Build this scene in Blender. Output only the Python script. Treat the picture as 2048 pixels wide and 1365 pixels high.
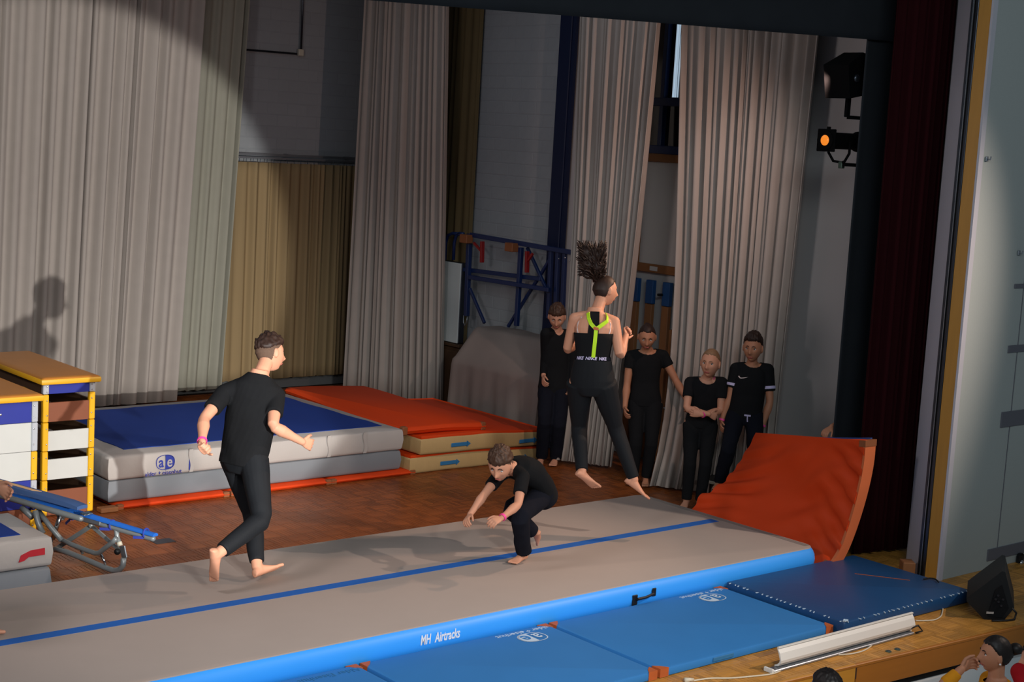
import bpy, bmesh, math, random
import numpy as np
from mathutils import Vector, Matrix, noise as mnoise

# ---------------------------------------------------------------- clean scene, camera, light
for o in list(bpy.data.objects): bpy.data.objects.remove(o)
SC = bpy.context.scene
COL = SC.collection
random.seed(7)

cam_d = bpy.data.cameras.new('camera'); cam = bpy.data.objects.new('camera', cam_d); COL.objects.link(cam)
cam_d.sensor_fit = 'HORIZONTAL'; cam_d.sensor_width = 36.0; cam_d.lens = 53.61
cam_d.clip_start = 0.1; cam_d.clip_end = 100
CAM = Vector((-9.766, -7.522, 3.3388))
CR = Vector((0.76481195, -0.641732, 0.056945)); CU = Vector((0.04143324, 0.13720021, 0.98967641)); CF = Vector((0.64291988, 0.75455692, -0.13152139))
cam.matrix_world = Matrix(((CR.x, CU.x, -CF.x, CAM.x), (CR.y, CU.y, -CF.y, CAM.y), (CR.z, CU.z, -CF.z, CAM.z), (0, 0, 0, 1)))
SC.camera = cam

SC.view_settings.view_transform = 'Standard'; SC.view_settings.look = 'None'
SC.view_settings.exposure = 0.0; SC.view_settings.gamma = 1.0; SC.view_settings.use_curve_mapping = False

w = bpy.data.worlds.new('hall_ambience'); SC.world = w; w.use_nodes = True
bg = w.node_tree.nodes['Background']; bg.inputs[0].default_value = (0.72, 0.86, 1.0, 1); bg.inputs[1].default_value = 0.10

def spot(name, loc, target, power, size_deg, blend, col, radius=0.05):
    d = bpy.data.lights.new(name, 'SPOT'); d.energy = power; d.spot_size = math.radians(size_deg); d.spot_blend = blend
    d.color = col; d.shadow_soft_size = radius
    o = bpy.data.objects.new(name, d); COL.objects.link(o); o.location = loc
    o.rotation_euler = (Vector(target) - Vector(loc)).to_track_quat('-Z', 'Y').to_euler()
    return o
# follow spot from the house left, front-of-house wash, warm side profile lamp on the stage
spot('follow_spot', (-5.9, -7.6, 2.35), (-2.85, 8.5, 1.6), 5100, 21.6, 0.16, (1.0, 0.97, 0.93), 0.05)
spot('house_wash', (-7.5, -9.5, 4.7), (-3.6, 0.9, 0.2), 2350, 36, 0.9, (1.0, 0.95, 0.90), 0.35)
spot('side_profile_lamp', (0.50, 0.72, 3.46), (-4.2, 1.7, 0.2), 210, 75, 0.8, (1.0, 0.62, 0.42), 0.06)
spot('house_right_spot', (2.6, -5.0, 5.2), (-3.0, 1.1, 0.2), 1500, 46, 0.7, (1.0, 0.80, 0.68), 0.08)
spot('side_flood_lamp', (0.54, 0.70, 4.0), (-0.2, 6.0, 1.6), 150, 110, 0.9, (1.0, 0.66, 0.55), 0.03)
def area(name, loc, target, power, sx, sy, col):
    d = bpy.data.lights.new(name, 'AREA'); d.energy = power; d.shape = 'RECTANGLE'; d.size = sx; d.size_y = sy; d.color = col
    o = bpy.data.objects.new(name, d); COL.objects.link(o); o.location = loc
    o.rotation_euler = (Vector(target) - Vector(loc)).to_track_quat('-Z', 'Y').to_euler()
    return o
area('stage_fill', (-2.2, 4.6, 5.45), (-2.2, 4.7, 0), 34, 6.0, 4.0, (0.72, 0.85, 1.0))  # unseen area lamp added as cool fill for the stage interior
area('hall_fill', (-8.0, -8.5, 6.8), (0.0, 0.0, 1.5), 335, 6.0, 2.0, (0.86, 0.95, 1.0))  # added fill above the hall, brightens the front wall and the wings
area('stage_left_fill', (-7.6, 0.75, 4.0), (1.7, 1.4, 2.2), 72, 0.8, 0.8, (1.0, 0.90, 0.90))  # out-of-view lamp added to brighten the right side wall

# ---------------------------------------------------------------- colour and material helpers
def lin(h):
    if isinstance(h, str):
        h = h.lstrip('#'); c = [int(h[i:i+2], 16)/255 for i in (0, 2, 4)]
    else: c = h
    return tuple((v/12.92 if v <= 0.04045 else ((v+0.055)/1.055)**2.4) for v in c)
MATS = {}
def mat(name, col, rough=0.6, metal=0.0, spec=0.4, noise=None, bump=None, island=0.0, objrnd=0.0, sheen=0.0, stretch=None, emit=None, trans=0.0):
    """plain procedural Principled material: noise=(scale, amount), bump=(scale, distance)"""
    m = bpy.data.materials.new(name); m.use_nodes = True
    nt = m.node_tree; N = nt.nodes; L = nt.links; b = N['Principled BSDF']
    c = lin(col)
    b.inputs['Base Color'].default_value = (*c, 1); b.inputs['Roughness'].default_value = rough
    b.inputs['Metallic'].default_value = metal; b.inputs['Specular IOR Level'].default_value = spec
    if sheen: b.inputs['Sheen Weight'].default_value = sheen
    if trans: b.inputs['Transmission Weight'].default_value = trans
    if emit: b.inputs['Emission Color'].default_value = (*lin(emit[0]), 1); b.inputs['Emission Strength'].default_value = emit[1]
    val = None
    tc = N.new('ShaderNodeTexCoord'); mp = N.new('ShaderNodeMapping'); L.new(tc.outputs['Object'], mp.inputs[0])
    if stretch: mp.inputs['Scale'].default_value = stretch
    def scaled(sock, lo, hi):
        r = N.new('ShaderNodeMapRange'); L.new(sock, r.inputs[0]); r.inputs[3].default_value = lo; r.inputs[4].default_value = hi; return r.outputs[0]
    vals = []
    if noise:
        n = N.new('ShaderNodeTexNoise'); n.inputs['Scale'].default_value = noise[0]; n.inputs['Detail'].default_value = 4
        L.new(mp.outputs[0], n.inputs[0]); vals.append(scaled(n.outputs[0], 1-noise[1], 1+noise[1]))
    if island:
        g = N.new('ShaderNodeNewGeometry'); vals.append(scaled(g.outputs['Random Per Island'], 1-island, 1+island))
    if objrnd:
        oi = N.new('ShaderNodeObjectInfo'); vals.append(scaled(oi.outputs['Random'], 1-objrnd, 1+objrnd))
    if vals:
        v = vals[0]
        for x in vals[1:]:
            mu = N.new('ShaderNodeMath'); mu.operation = 'MULTIPLY'; L.new(v, mu.inputs[0]); L.new(x, mu.inputs[1]); v = mu.outputs[0]
        h = N.new('ShaderNodeHueSaturation'); h.inputs['Color'].default_value = (*c, 1); L.new(v, h.inputs['Value']); L.new(h.outputs[0], b.inputs['Base Color'])
    if bump:
        n = N.new('ShaderNodeTexNoise'); n.inputs['Scale'].default_value = bump[0]; n.inputs['Detail'].default_value = 3
        L.new(mp.outputs[0], n.inputs[0])
        bp = N.new('ShaderNodeBump'); bp.inputs['Distance'].default_value = bump[1]; bp.inputs['Strength'].default_value = 0.6
        L.new(n.outputs[0], bp.inputs['Height']); L.new(bp.outputs[0], b.inputs['Normal'])
    MATS[name] = m
    return m

M_CURT = mat('curtain_beige', '#a89f97', 0.95, spec=0.1, noise=(6, 0.06), bump=(320, 0.0006), sheen=0.1)
M_CURTG = mat('curtain_greenish', '#9a988a', 0.95, spec=0.1, noise=(6, 0.06), bump=(320, 0.0006))
M_CURTO = mat('curtain_ochre', '#96815f', 0.95, spec=0.1, noise=(5, 0.10), bump=(300, 0.0006), stretch=(1, 1, .15))
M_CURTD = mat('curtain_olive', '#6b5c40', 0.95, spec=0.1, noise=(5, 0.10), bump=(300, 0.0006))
M_VELV = mat('velvet_red', '#2a060b', 0.9, spec=0.1, noise=(8, 0.12))
M_BLACKCLOTH = mat('black_masking_cloth', '#2a2d31', 0.95, spec=0.08, noise=(4, 0.15))
M_WALLW = mat('plaster_white', '#b9b6b4', 0.85, spec=0.2, noise=(3, 0.03), bump=(90, 0.0008))
M_BRICK = mat('painted_brick', '#989c9f', 0.75, spec=0.3, noise=(9, 0.05), bump=(60, 0.001), objrnd=0.025, island=0.025)
M_MORTAR = mat('painted_mortar', '#94989b', 0.9, noise=(20, 0.05))
M_HALLW = mat('hall_wall_grey', '#a6adaa', 0.7, spec=0.3, noise=(120, 0.05), bump=(200, 0.0006))
M_BAND = mat('wall_band_grey', '#63646c', 0.7, noise=(120, 0.05))
M_REVEAL = mat('reveal_white', '#b4b3bb', 0.7, noise=(4, 0.03))
M_WOODJ = mat('jamb_wood', '#a9772c', 0.5, noise=(5, 0.12), stretch=(8, 8, 0.6))
M_STEEL = mat('dark_steel', '#4b5058', 0.35, metal=0.9)
M_STEELL = mat('light_steel', '#9ba1a8', 0.35, metal=0.8)
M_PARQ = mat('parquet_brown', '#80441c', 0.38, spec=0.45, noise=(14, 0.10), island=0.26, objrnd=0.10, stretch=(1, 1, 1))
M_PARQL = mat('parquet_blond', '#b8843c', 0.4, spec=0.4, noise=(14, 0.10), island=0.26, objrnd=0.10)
M_SUB = mat('subfloor_dark', '#3a2110', 0.8, noise=(8, 0.1))
M_FASC = mat('fascia_wood', '#a2651e', 0.5, noise=(4, 0.10), stretch=(0.6, 4, 8))
M_FASCY = mat('fascia_wood_yellow', '#bd842c', 0.5, noise=(4, 0.10), stretch=(0.6, 4, 8))
M_DARK = mat('groove_and_shade_black', '#120d09', 0.9)
M_BASEW = mat('stage_base_white', '#c9d0d2', 0.7, noise=(4, 0.04))
M_LAMPB = mat('lamp_black', '#060607', 0.85, spec=0.1)
M_HALLF = mat('hall_floor_grey', '#c2cacb', 0.5, noise=(5, 0.05))
M_TRK = mat('track_top_greige', '#a79b93', 0.75, spec=0.25, noise=(3, 0.05), bump=(400, 0.0004))
M_TRKB = mat('track_side_blue', '#34a0ff', 0.45, spec=0.45, noise=(2, 0.03))
M_TRKL = mat('track_line_blue', '#1a5fb4', 0.7, noise=(4, 0.05))
M_TRKE = mat('track_edge_grey', '#857d77', 0.7, noise=(4, 0.04))
M_WHITE = mat('print_white', '#dfe6ee', 0.7, noise=(30, 0.04))
M_MATB = mat('mat_cover_blue', '#2f78ba', 0.75, spec=0.25, noise=(3, 0.07), bump=(260, 0.0006))
M_VINYL = mat('mat_vinyl_navy', '#1a4776', 0.42, spec=0.45, noise=(3, 0.10), bump=(12, 0.002))
M_LEATH = mat('leather_tan', '#b0592a', 0.6, noise=(18, 0.15))
M_LACE = mat('lacing_white', '#b9cfe0', 0.7, noise=(30, 0.08))
M_SOFTG = mat('softmat_light_grey', '#aca7a2', 0.7, noise=(4, 0.06), bump=(14, 0.004))
M_SOFTD = mat('softmat_dark_grey', '#767b80', 0.7, noise=(3, 0.06), bump=(9, 0.004))
M_SOFTB = mat('softmat_blue', '#1c3a86', 0.8, spec=0.2, noise=(3, 0.06), bump=(240, 0.0006))
M_PRINTB = mat('print_blue', '#2b3a94', 0.7, noise=(30, 0.05))
M_ORANGE = mat('mat_orange', '#d03e08', 0.65, spec=0.3, noise=(3, 0.07), bump=(16, 0.002))
M_ORANGE2 = mat('mat_orange_edge', '#cd6a3c', 0.65, noise=(5, 0.08))
M_BEIGE = mat('mat_side_beige', '#b89b69', 0.75, noise=(5, 0.07), bump=(18, 0.003), stretch=(4, 4, 1))
M_BACKB = mat('mat_back_blue', '#27498f', 0.7, noise=(4, 0.06))
M_HANDLE = mat('handle_blue', '#2b6e9e', 0.7, noise=(20, 0.08))
M_CORNER = mat('corner_brown', '#8a5230', 0.6, noise=(12, 0.12))
M_VBLUE = mat('vault_paint_blue', '#1d2a86', 0.5, noise=(8, 0.06))
M_VWHITE = mat('vault_paint_white', '#b9bbb7', 0.5, noise=(7, 0.05))
M_VBROWN = mat('vault_paint_brown', '#79462f', 0.5, noise=(7, 0.10))
M_VYEL = mat('vault_post_yellow', '#d8a312', 0.5, noise=(9, 0.05))
M_VGREY = mat('vault_post_grey', '#a6aab0', 0.45, noise=(9, 0.05))
M_VTOP = mat('vault_top_leather', '#b97629', 0.4, spec=0.5, noise=(5, 0.10), bump=(40, 0.0008))
M_VRIM = mat('vault_rim_yellow', '#d5a01c', 0.45, spec=0.45, noise=(6, 0.05))
M_BOLT = mat('bolt_metal', '#c9ccd0', 0.25, metal=0.9)
M_TUBE = mat('tube_grey', '#83898a', 0.4, metal=0.3, noise=(9, 0.05))
M_CHROME = mat('tube_chrome', '#c9cccd', 0.15, metal=1.0)
M_TRAMPB = mat('tramp_pad_blue', '#1f62bd', 0.6, noise=(4, 0.05), bump=(30, 0.001))
M_TRAMPD = mat('tramp_bed_blue', '#35507c', 0.8, noise=(4, 0.06), bump=(90, 0.001))
M_TAN = mat('stripe_tan', '#c9a071', 0.7, noise=(9, 0.08))
M_KNOB = mat('knob_maroon', '#2a0c0e', 0.2, spec=0.6)
M_BLUESTEEL = mat('steel_blue_paint', '#102654', 0.4, spec=0.5, noise=(6, 0.05))
M_BLUECOL = mat('column_blue_paint', '#0a1838', 0.5, spec=0.3, noise=(6, 0.05))
M_REDB = mat('bracket_red', '#8d1a1c', 0.5, noise=(9, 0.06))
M_BLK = mat('black_plastic', '#111214', 0.5, noise=(40, 0.08), bump=(300, 0.0004))
M_CAB = mat('cabinet_white', '#c4cbc9', 0.55, noise=(3, 0.03))
M_CABW = mat('cabinet_dark_wood', '#4a3423', 0.6, noise=(4, 0.15), stretch=(6, 6, .8))
M_COVER = mat('dust_cover_grey', '#8e827b', 0.95, spec=0.1, noise=(6, 0.05), bump=(260, 0.0006))
M_WPLANK = mat('plank_wood', '#8d5a33', 0.55, noise=(4, 0.15), stretch=(6, 1, 6))
M_POST = mat('post_wood', '#8f5f3a', 0.55, noise=(4, 0.15), stretch=(6, 6, .8))
M_BLUETIP = mat('post_tip_blue', '#1c4b80', 0.6, noise=(7, 0.06))
M_PANELW = mat('panel_white', '#c6bdb7', 0.6, noise=(3, 0.04))
M_GLASSD = mat('window_glass_night', '#05070a', 0.06, spec=0.6)
M_BASEB = mat('baseboard_grey', '#5d5f60', 0.7, noise=(9, 0.05))
M_PANEGLOW = mat('pane_glow_streak', '#c8d8e4', 0.4, emit=('#c4dcf0', 0.55))  # self-glowing: the bright streak on the pane is put into the material
M_LAMPG = mat('lamp_lens_orange', '#e08a30', 0.2, emit=('#ff8a28', 0.7))
M_WHITEP = mat('reflector_white', '#d7d7d2', 0.45, noise=(3, 0.02))
M_CABLEW = mat('cable_white', '#c9c2ae', 0.5, noise=(20, 0.04))
M_SOCK = mat('socket_cover_green', '#4b5a4e', 0.4, metal=0.4)
M_SKIN = mat('skin', '#c99175', 0.55, spec=0.35, noise=(9, 0.05))
M_SKIN2 = mat('skin_tanned', '#b57d5f', 0.55, spec=0.35, noise=(9, 0.05))
M_BLACKC = mat('black_jersey', '#17181a', 0.9, spec=0.12, noise=(30, 0.10), bump=(220, 0.0006))
M_NAVYC = mat('black_leggings', '#14171b', 0.75, spec=0.2, noise=(20, 0.08))
M_NAVY2 = mat('navy_trousers', '#14161f', 0.9, spec=0.12, noise=(20, 0.08))
M_YELC = mat('mustard_knit', '#cf8a1f', 0.9, spec=0.1, noise=(40, 0.08), bump=(180, 0.001))
M_REDC = mat('red_jacket', '#a8141f', 0.8, spec=0.2, noise=(14, 0.08))
M_HAIRD = mat('hair_dark_brown', '#2a1a13', 0.55, spec=0.35, noise=(60, 0.35), stretch=(1, 1, .2))
M_HAIRB = mat('hair_black', '#161110', 0.5, spec=0.35, noise=(60, 0.3))
M_HAIRM = mat('hair_brown', '#452f22', 0.55, spec=0.35, noise=(60, 0.35), stretch=(1, 1, .2))
M_HAIRL = mat('hair_dark_blond', '#84664a', 0.55, spec=0.35, noise=(60, 0.3))
M_FADE = mat('hair_cropped', '#5d4a3e', 0.8, spec=0.15, noise=(90, 0.25))
M_LIP = mat('lips', '#a85a52', 0.5)
M_EYEW = mat('eye_white', '#d8d2cc', 0.3)
M_EYED = mat('eye_dark', '#20140f', 0.2)
M_PINK = mat('wristband_pink', '#f0459a', 0.5, emit=None)
M_NEON = mat('strap_neon', '#b8e61c', 0.6)
M_PEARL = mat('earring', '#f2f2f2', 0.15, metal=0.3)
M_STRAPW = mat('strap_white', '#d9c8c4', 0.6)
M_LILAC = mat('band_lilac_white', '#c4bde0', 0.6)
M_REDTAPE = mat('tape_red', '#b0202c', 0.6, noise=(9, 0.08))
M_CHAIRW = mat('chair_plywood', '#c98a3a', 0.45, noise=(4, 0.1), stretch=(5, 1, 5))

# ---------------------------------------------------------------- mesh builder
ORG = {}
def V(*a): return np.array(a, float)
def nrm(v): v = np.asarray(v, float); return v/(np.linalg.norm(v)+1e-12)
class MB:
    def __init__(s): s.v = []; s.f = []; s.m = []; s.cm = 0
    def add(s, verts, faces, m=None):
        o = len(s.v); s.v.extend([tuple(map(float, p)) for p in verts])
        for f in faces: s.f.append(tuple(o+i for i in f)); s.m.append(s.cm if m is None else m)
        return s
    def box(s, c, d, R=None, bev=0.0, m=None, seg=1):
        bm = bmesh.new(); bmesh.ops.create_cube(bm, size=1.0)
        for v in bm.verts: v.co = Vector((v.co.x*d[0], v.co.y*d[1], v.co.z*d[2]))
        if bev > 0: bmesh.ops.bevel(bm, geom=list(bm.edges), offset=bev, segments=seg, affect='EDGES', profile=0.5)
        bm.verts.index_update()
        P = np.array([v.co[:] for v in bm.verts]); F = [[v.index for v in f.verts] for f in bm.faces]; bm.free()
        if R is not None: P = P @ np.asarray(R, float).T
        return s.add(P+np.asarray(c, float), F, m)
    def frame(s, a, b, up=(0, 0, 1)):
        y = nrm(np.asarray(b, float)-np.asarray(a, float)); x = np.cross(y, up)
        if np.linalg.norm(x) < 1e-6: x = np.cross(y, (1, 0, 0))
        x = nrm(x); z = np.cross(x, y); return np.column_stack([x, y, z])
    def bar(s, a, b, wx, wz, up=(0, 0, 1), bev=0.0, m=None):
        a = np.asarray(a, float); b = np.asarray(b, float)
        return s.box((a+b)/2, (wx, np.linalg.norm(b-a), wz), s.frame(a, b, up), bev, m)
    def rings(s, rs, m=None, cap=True):
        n = len(rs[0]); o = len(s.v); V_ = [p for r in rs for p in r]; F = []
        for i in range(len(rs)-1):
            for j in range(n):
                k = (j+1) % n; F.append((i*n+j, i*n+k, (i+1)*n+k, (i+1)*n+j))
        if cap: F.append(tuple(range(n-1, -1, -1))); F.append(tuple((len(rs)-1)*n+j for j in range(n)))
        return s.add(V_, F, m)
    def tube(s, pts, r, n=10, m=None, round_ends=False, flat=None):
        pts = [np.asarray(p, float) for p in pts]; k = len(pts)
        r = [r]*k if np.isscalar(r) else list(r)
        t0 = nrm(pts[1]-pts[0]); ref = np.array((0, 0, 1.)) if abs(t0[2]) < .9 else np.array((1., 0, 0))
        x = nrm(np.cross(t0, ref)); rs = []
        if round_ends:
            e = []
            for q in (0.95, 0.7, 0.35): e.append((pts[0]-t0*r[0]*q, r[0]*math.sqrt(1-q*q)))
            t1 = nrm(pts[-1]-pts[-2]); e2 = []
            for q in (0.35, 0.7, 0.95): e2.append((pts[-1]+t1*r[-1]*q, r[-1]*math.sqrt(1-q*q)))
            pts = [a for a, _ in e]+pts+[a for a, _ in e2]; r = [b for _, b in e]+r+[b for _, b in e2]; k = len(pts)
        for i in range(k):
            a = pts[max(i-1, 0)]; b = pts[min(i+1, k-1)]; t = nrm(b-a)
            x = nrm(x-t*np.dot(x, t)); y = np.cross(t, x)
            rs.append([pts[i]+r[i]*(math.cos(2*math.pi*j/n)*x+math.sin(2*math.pi*j/n)*y) for j in range(n)])
        return s.rings(rs, m)
    def sphere(s, c, r, R=None, nu=16, nv=10, m=None):
        r = (r, r, r) if np.isscalar(r) else r; P = []; F = []
        for i in range(1, nv):
            th = math.pi*i/nv
            for j in range(nu):
                ph = 2*math.pi*j/nu; P.append((r[0]*math.sin(th)*math.cos(ph), r[1]*math.sin(th)*math.sin(ph), r[2]*math.cos(th)))
        P.append((0, 0, r[2])); P.append((0, 0, -r[2])); t = len(P)-2
        for i in range(nv-2):
            for j in range(nu):
                k = (j+1) % nu; F.append((i*nu+j, (i+1)*nu+j, (i+1)*nu+k, i*nu+k))
        for j in range(nu):
            k = (j+1) % nu; F.append((t, j, k)); F.append((t+1, (nv-2)*nu+k, (nv-2)*nu+j))
        P = np.array(P)
        if R is not None: P = P @ np.asarray(R).T
        return s.add(P+np.asarray(c, float), F, m)
    def grid(s, fn, nu, nv, m=None, closed_u=False):
        P = [fn(i/(nu if closed_u else nu-1), j/(nv-1)) for j in range(nv) for i in range(nu)]
        F = []
        for j in range(nv-1):
            for i in range(nu if closed_u else nu-1):
                k = (i+1) % nu; F.append((j*nu+i, j*nu+k, (j+1)*nu+k, (j+1)*nu+i))
        return s.add(P, F, m)
    def slab(s, fn, fb, nu, nv, m=None):
        """closed sheet: front surface fn(u,v), back surface fb(u,v)"""
        A = [fn(i/(nu-1), j/(nv-1)) for j in range(nv) for i in range(nu)]
        B = [fb(i/(nu-1), j/(nv-1)) for j in range(nv) for i in range(nu)]
        o = len(A); F = []
        for j in range(nv-1):
            for i in range(nu-1):
                F.append((j*nu+i, j*nu+i+1, (j+1)*nu+i+1, (j+1)*nu+i)); F.append((o+j*nu+i, o+(j+1)*nu+i, o+(j+1)*nu+i+1, o+j*nu+i+1))
        for i in range(nu-1):
            F.append((i, o+i, o+i+1, i+1)); q = (nv-1)*nu; F.append((q+i, q+i+1, o+q+i+1, o+q+i))
        for j in range(nv-1):
            F.append((j*nu, (j+1)*nu, o+(j+1)*nu, o+j*nu)); q = nu-1; F.append((j*nu+q, o+j*nu+q, o+(j+1)*nu+q, (j+1)*nu+q))
        return s.add(A+B, F, m)
    def mesh(s, name, org=(0, 0, 0), mats=(), smooth=False):
        me = bpy.data.meshes.new(name)
        P = np.array(s.v)-np.asarray(org, float)
        me.from_pydata(P.tolist(), [], s.f)
        for x in mats: me.materials.append(x)
        if len(mats) > 1: me.polygons.foreach_set('material_index', s.m)
        if smooth: me.polygons.foreach_set('use_smooth', [True]*len(me.polygons))
        me.update(); return me
    def build(s, name, m, parent=None, smooth=False, label=None, org=None, kind=None, auto=None):
        mats = m if isinstance(m, (list, tuple)) else [m]
        if parent is not None: org = ORG[parent.name]
        elif org is None:
            P = np.array(s.v); org = ((P[:, 0].min()+P[:, 0].max())/2, (P[:, 1].min()+P[:, 1].max())/2, P[:, 2].min())
        me = s.mesh(name, org, mats, smooth)
        o = bpy.data.objects.new(name, me); COL.objects.link(o)
        if parent is not None: o.parent = parent
        else: o.location = org
        ORG[o.name] = org
        if label: o['label'] = label
        if kind: o['kind'] = kind
        if auto is not None:
            me.polygons.foreach_set('use_smooth', [True]*len(me.polygons))
            try: me.set_sharp_from_angle(angle=math.radians(auto))
            except Exception: pass
        return o
def tag(o, label, cat, group=None, kind=None):
    o['label'] = label; o['category'] = cat
    if group: o['group'] = group
    if kind: o['kind'] = kind
    return o
def thing(name, label, cat, loc, group=None):
    o = bpy.data.objects.new(name, None); COL.objects.link(o); o.location = loc; o.empty_display_size = 0.1
    ORG[o.name] = tuple(loc)
    return tag(o, label, cat, group)
def struct(o): o['kind'] = 'structure'; return o
def text_mesh(txt, size, shear=0.0, sx=1.0, extrude=0.0, bold=0.0):
    """text as plain mesh data in its own XY plane, centred"""
    c = bpy.data.curves.new('lettering', 'FONT'); c.body = txt; c.size = size; c.shear = shear; c.extrude = extrude; c.offset = bold
    c.align_x = 'CENTER'; c.align_y = 'CENTER'; c.resolution_u = 4
    o = bpy.data.objects.new('lettering', c); COL.objects.link(o)
    dg = bpy.context.evaluated_depsgraph_get(); me = bpy.data.meshes.new_from_object(o.evaluated_get(dg))
    P = np.array([v.co[:] for v in me.vertices]); F = [tuple(p.vertices) for p in me.polygons]
    bpy.data.objects.remove(o); bpy.data.curves.remove(c); bpy.data.meshes.remove(me)
    if len(P): P[:, 0] *= sx
    return P, F
def place2d(mb, P, F, origin, ux, uy, m=None):
    ux = np.asarray(ux, float); uy = np.asarray(uy, float); n = np.cross(ux, uy)
    mb.add([np.asarray(origin)+p[0]*ux+p[1]*uy+p[2]*n for p in P], F, m)
def smoothstep(a, b, x):
    t = min(1, max(0, (x-a)/(b-a))); return t*t*(3-2*t)
# ---------------------------------------------------------------- sight-line helpers (true depth planes)
EYE = np.array((-9.766, -7.522, 3.3388))
def ray(px, py):
    d = CF + CR*((px-1024)/3049.86) - CU*((py-682.5)/3049.86)
    return EYE.copy(), np.array(d)
def on_x(px, py, x): o, d = ray(px, py); return o+d*(x-o[0])/d[0]
def on_y(px, py, y): o, d = ray(px, py); return o+d*(y-o[1])/d[1]
def on_z(px, py, z): o, d = ray(px, py); return o+d*(z-o[2])/d[2]
def at_w(px, py, w): o, d = ray(px, py); return o+d*w

# ================================================================ STRUCTURE
def edge_y(x): return -1.63-0.066*(x+1.55)
# --- stage floor with parquet
b = MB(); b.add([(-10.2, edge_y(-10.2), -.012), (2.6, edge_y(2.6), -.012), (2.6, -.70, -.012), (1.9, -.70, -.012), (1.9, 9.2, -.012), (-10.2, 9.2, -.012),
                 (-10.2, edge_y(-10.2), -.10), (2.6, edge_y(2.6), -.10), (2.6, -.70, -.10), (1.9, -.70, -.10), (1.9, 9.2, -.10), (-10.2, 9.2, -.10)],
                [(0, 1, 2, 3, 4, 5), (11, 10, 9, 8, 7, 6)]+[(i, i+6, (i+1) % 6+6, (i+1) % 6) for i in range(6)])
floor = struct(b.build('floor', M_SUB, org=(0, 0, 0)))
T = 0.17; NS = 5
def tile_mb(mb, cx, cy, vert, jit=True):
    wd = T/NS
    for i in range(NS):
        o = -T/2+wd*(i+.5); g = .0009
        hx, hy = (wd/2-g, T/2-g) if vert else (T/2-g, wd/2-g)
        x, y = (cx+o, cy) if vert else (cx, cy+o)
        zt = -0.0004*random.random() if jit else 0; c = .0012
        P = [(x-hx, y-hy, -.012), (x+hx, y-hy, -.012), (x+hx, y+hy, -.012), (x-hx, y+hy, -.012),
             (x-hx+c, y-hy+c, zt), (x+hx-c, y-hy+c, zt), (x+hx-c, y+hy-c, zt), (x-hx+c, y+hy-c, zt)]
        mb.add(P, [(4, 5, 6, 7), (0, 1, 5, 4), (1, 2, 6, 5), (2, 3, 7, 6), (3, 0, 4, 7)])
cells = []
for i in range(-60, 16):
    for j in range(-11, 54):
        x, y = (i+.5)*T, (j+.5)*T
        if x > 1.82 and y > -.75: continue
        if x > 2.5 or y < edge_y(x)-T*.6 or y > 9.05: continue
        bord = y < edge_y(x)+T*.60
        vis = (-2.6 < x < .75 and y < -1.15) or (.2 < x < .75 and y < -.7) or (-4.9 < x < 1.0 and 2.05 < y < 4.4) or (-5.4 < x < -4.4 and 2.3 < y < 4.0)
        cells.append(((0 if vis and not bord else 1), (x-CAM.x)**2+(y-CAM.y)**2, x, y, (i+j) % 2 == 0))
cells.sort()
protos = {}
for vert in (0, 1):
    for k in range(3):
        mb = MB(); tile_mb(mb, 0, 0, vert); protos[vert, k, 0] = mb.mesh('parquet_tile', mats=(M_PARQ,)); protos[vert, k, 1] = mb.mesh('parquet_tile', mats=(M_PARQL,))
rest_b, rest_l = MB(), MB()
for n, (nv, d, x, y, vert) in enumerate(cells):
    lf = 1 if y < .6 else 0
    if n < 300:
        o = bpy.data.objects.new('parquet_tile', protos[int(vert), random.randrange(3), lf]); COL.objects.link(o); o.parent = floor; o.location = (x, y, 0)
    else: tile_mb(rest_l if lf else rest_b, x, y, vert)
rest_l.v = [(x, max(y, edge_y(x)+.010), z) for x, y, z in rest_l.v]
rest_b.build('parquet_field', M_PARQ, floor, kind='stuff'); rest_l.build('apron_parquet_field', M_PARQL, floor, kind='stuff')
b = MB(); b.bar((-10.2, edge_y(-10.2)+.004, -.011), (2.6, edge_y(2.6)+.004, -.011), .014, .021, bev=.003); b.build('edge_board', M_FASC, floor)

# --- stage front fascia, painted overhang shade and hall floor
def fasc(x0, x1, m, nm):
    b = MB(); b.bar((x0, edge_y(x0)+.012, -.092), (x1, edge_y(x1)+.012, -.092), .024, .185, bev=.003); return struct(b.build(nm, m))
fasc(-1.565, 2.6, M_FASC, 'trim_1'); fasc(-10.2, -1.575, M_FASCY, 'trim_2')
b = MB(); b.bar((-10.2, edge_y(-10.2)+.06, -.215), (2.6, edge_y(2.6)+.06, -.215), .03, .065); struct(b.build('overhang_shade_strip', M_DARK))  # black strip: the shade under the stage overhang put into its colour
b = MB(); b.bar((-10.2, edge_y(-10.2)+.03, -.575), (2.6, edge_y(2.6)+.03, -.575), .04, .66); struct(b.build('wall_stage_front', M_BASEW))
b = MB(); b.box((0, -6.5, -.95), (24, 11.6, .1)); struct(b.build('floor', M_HALLF))

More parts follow.
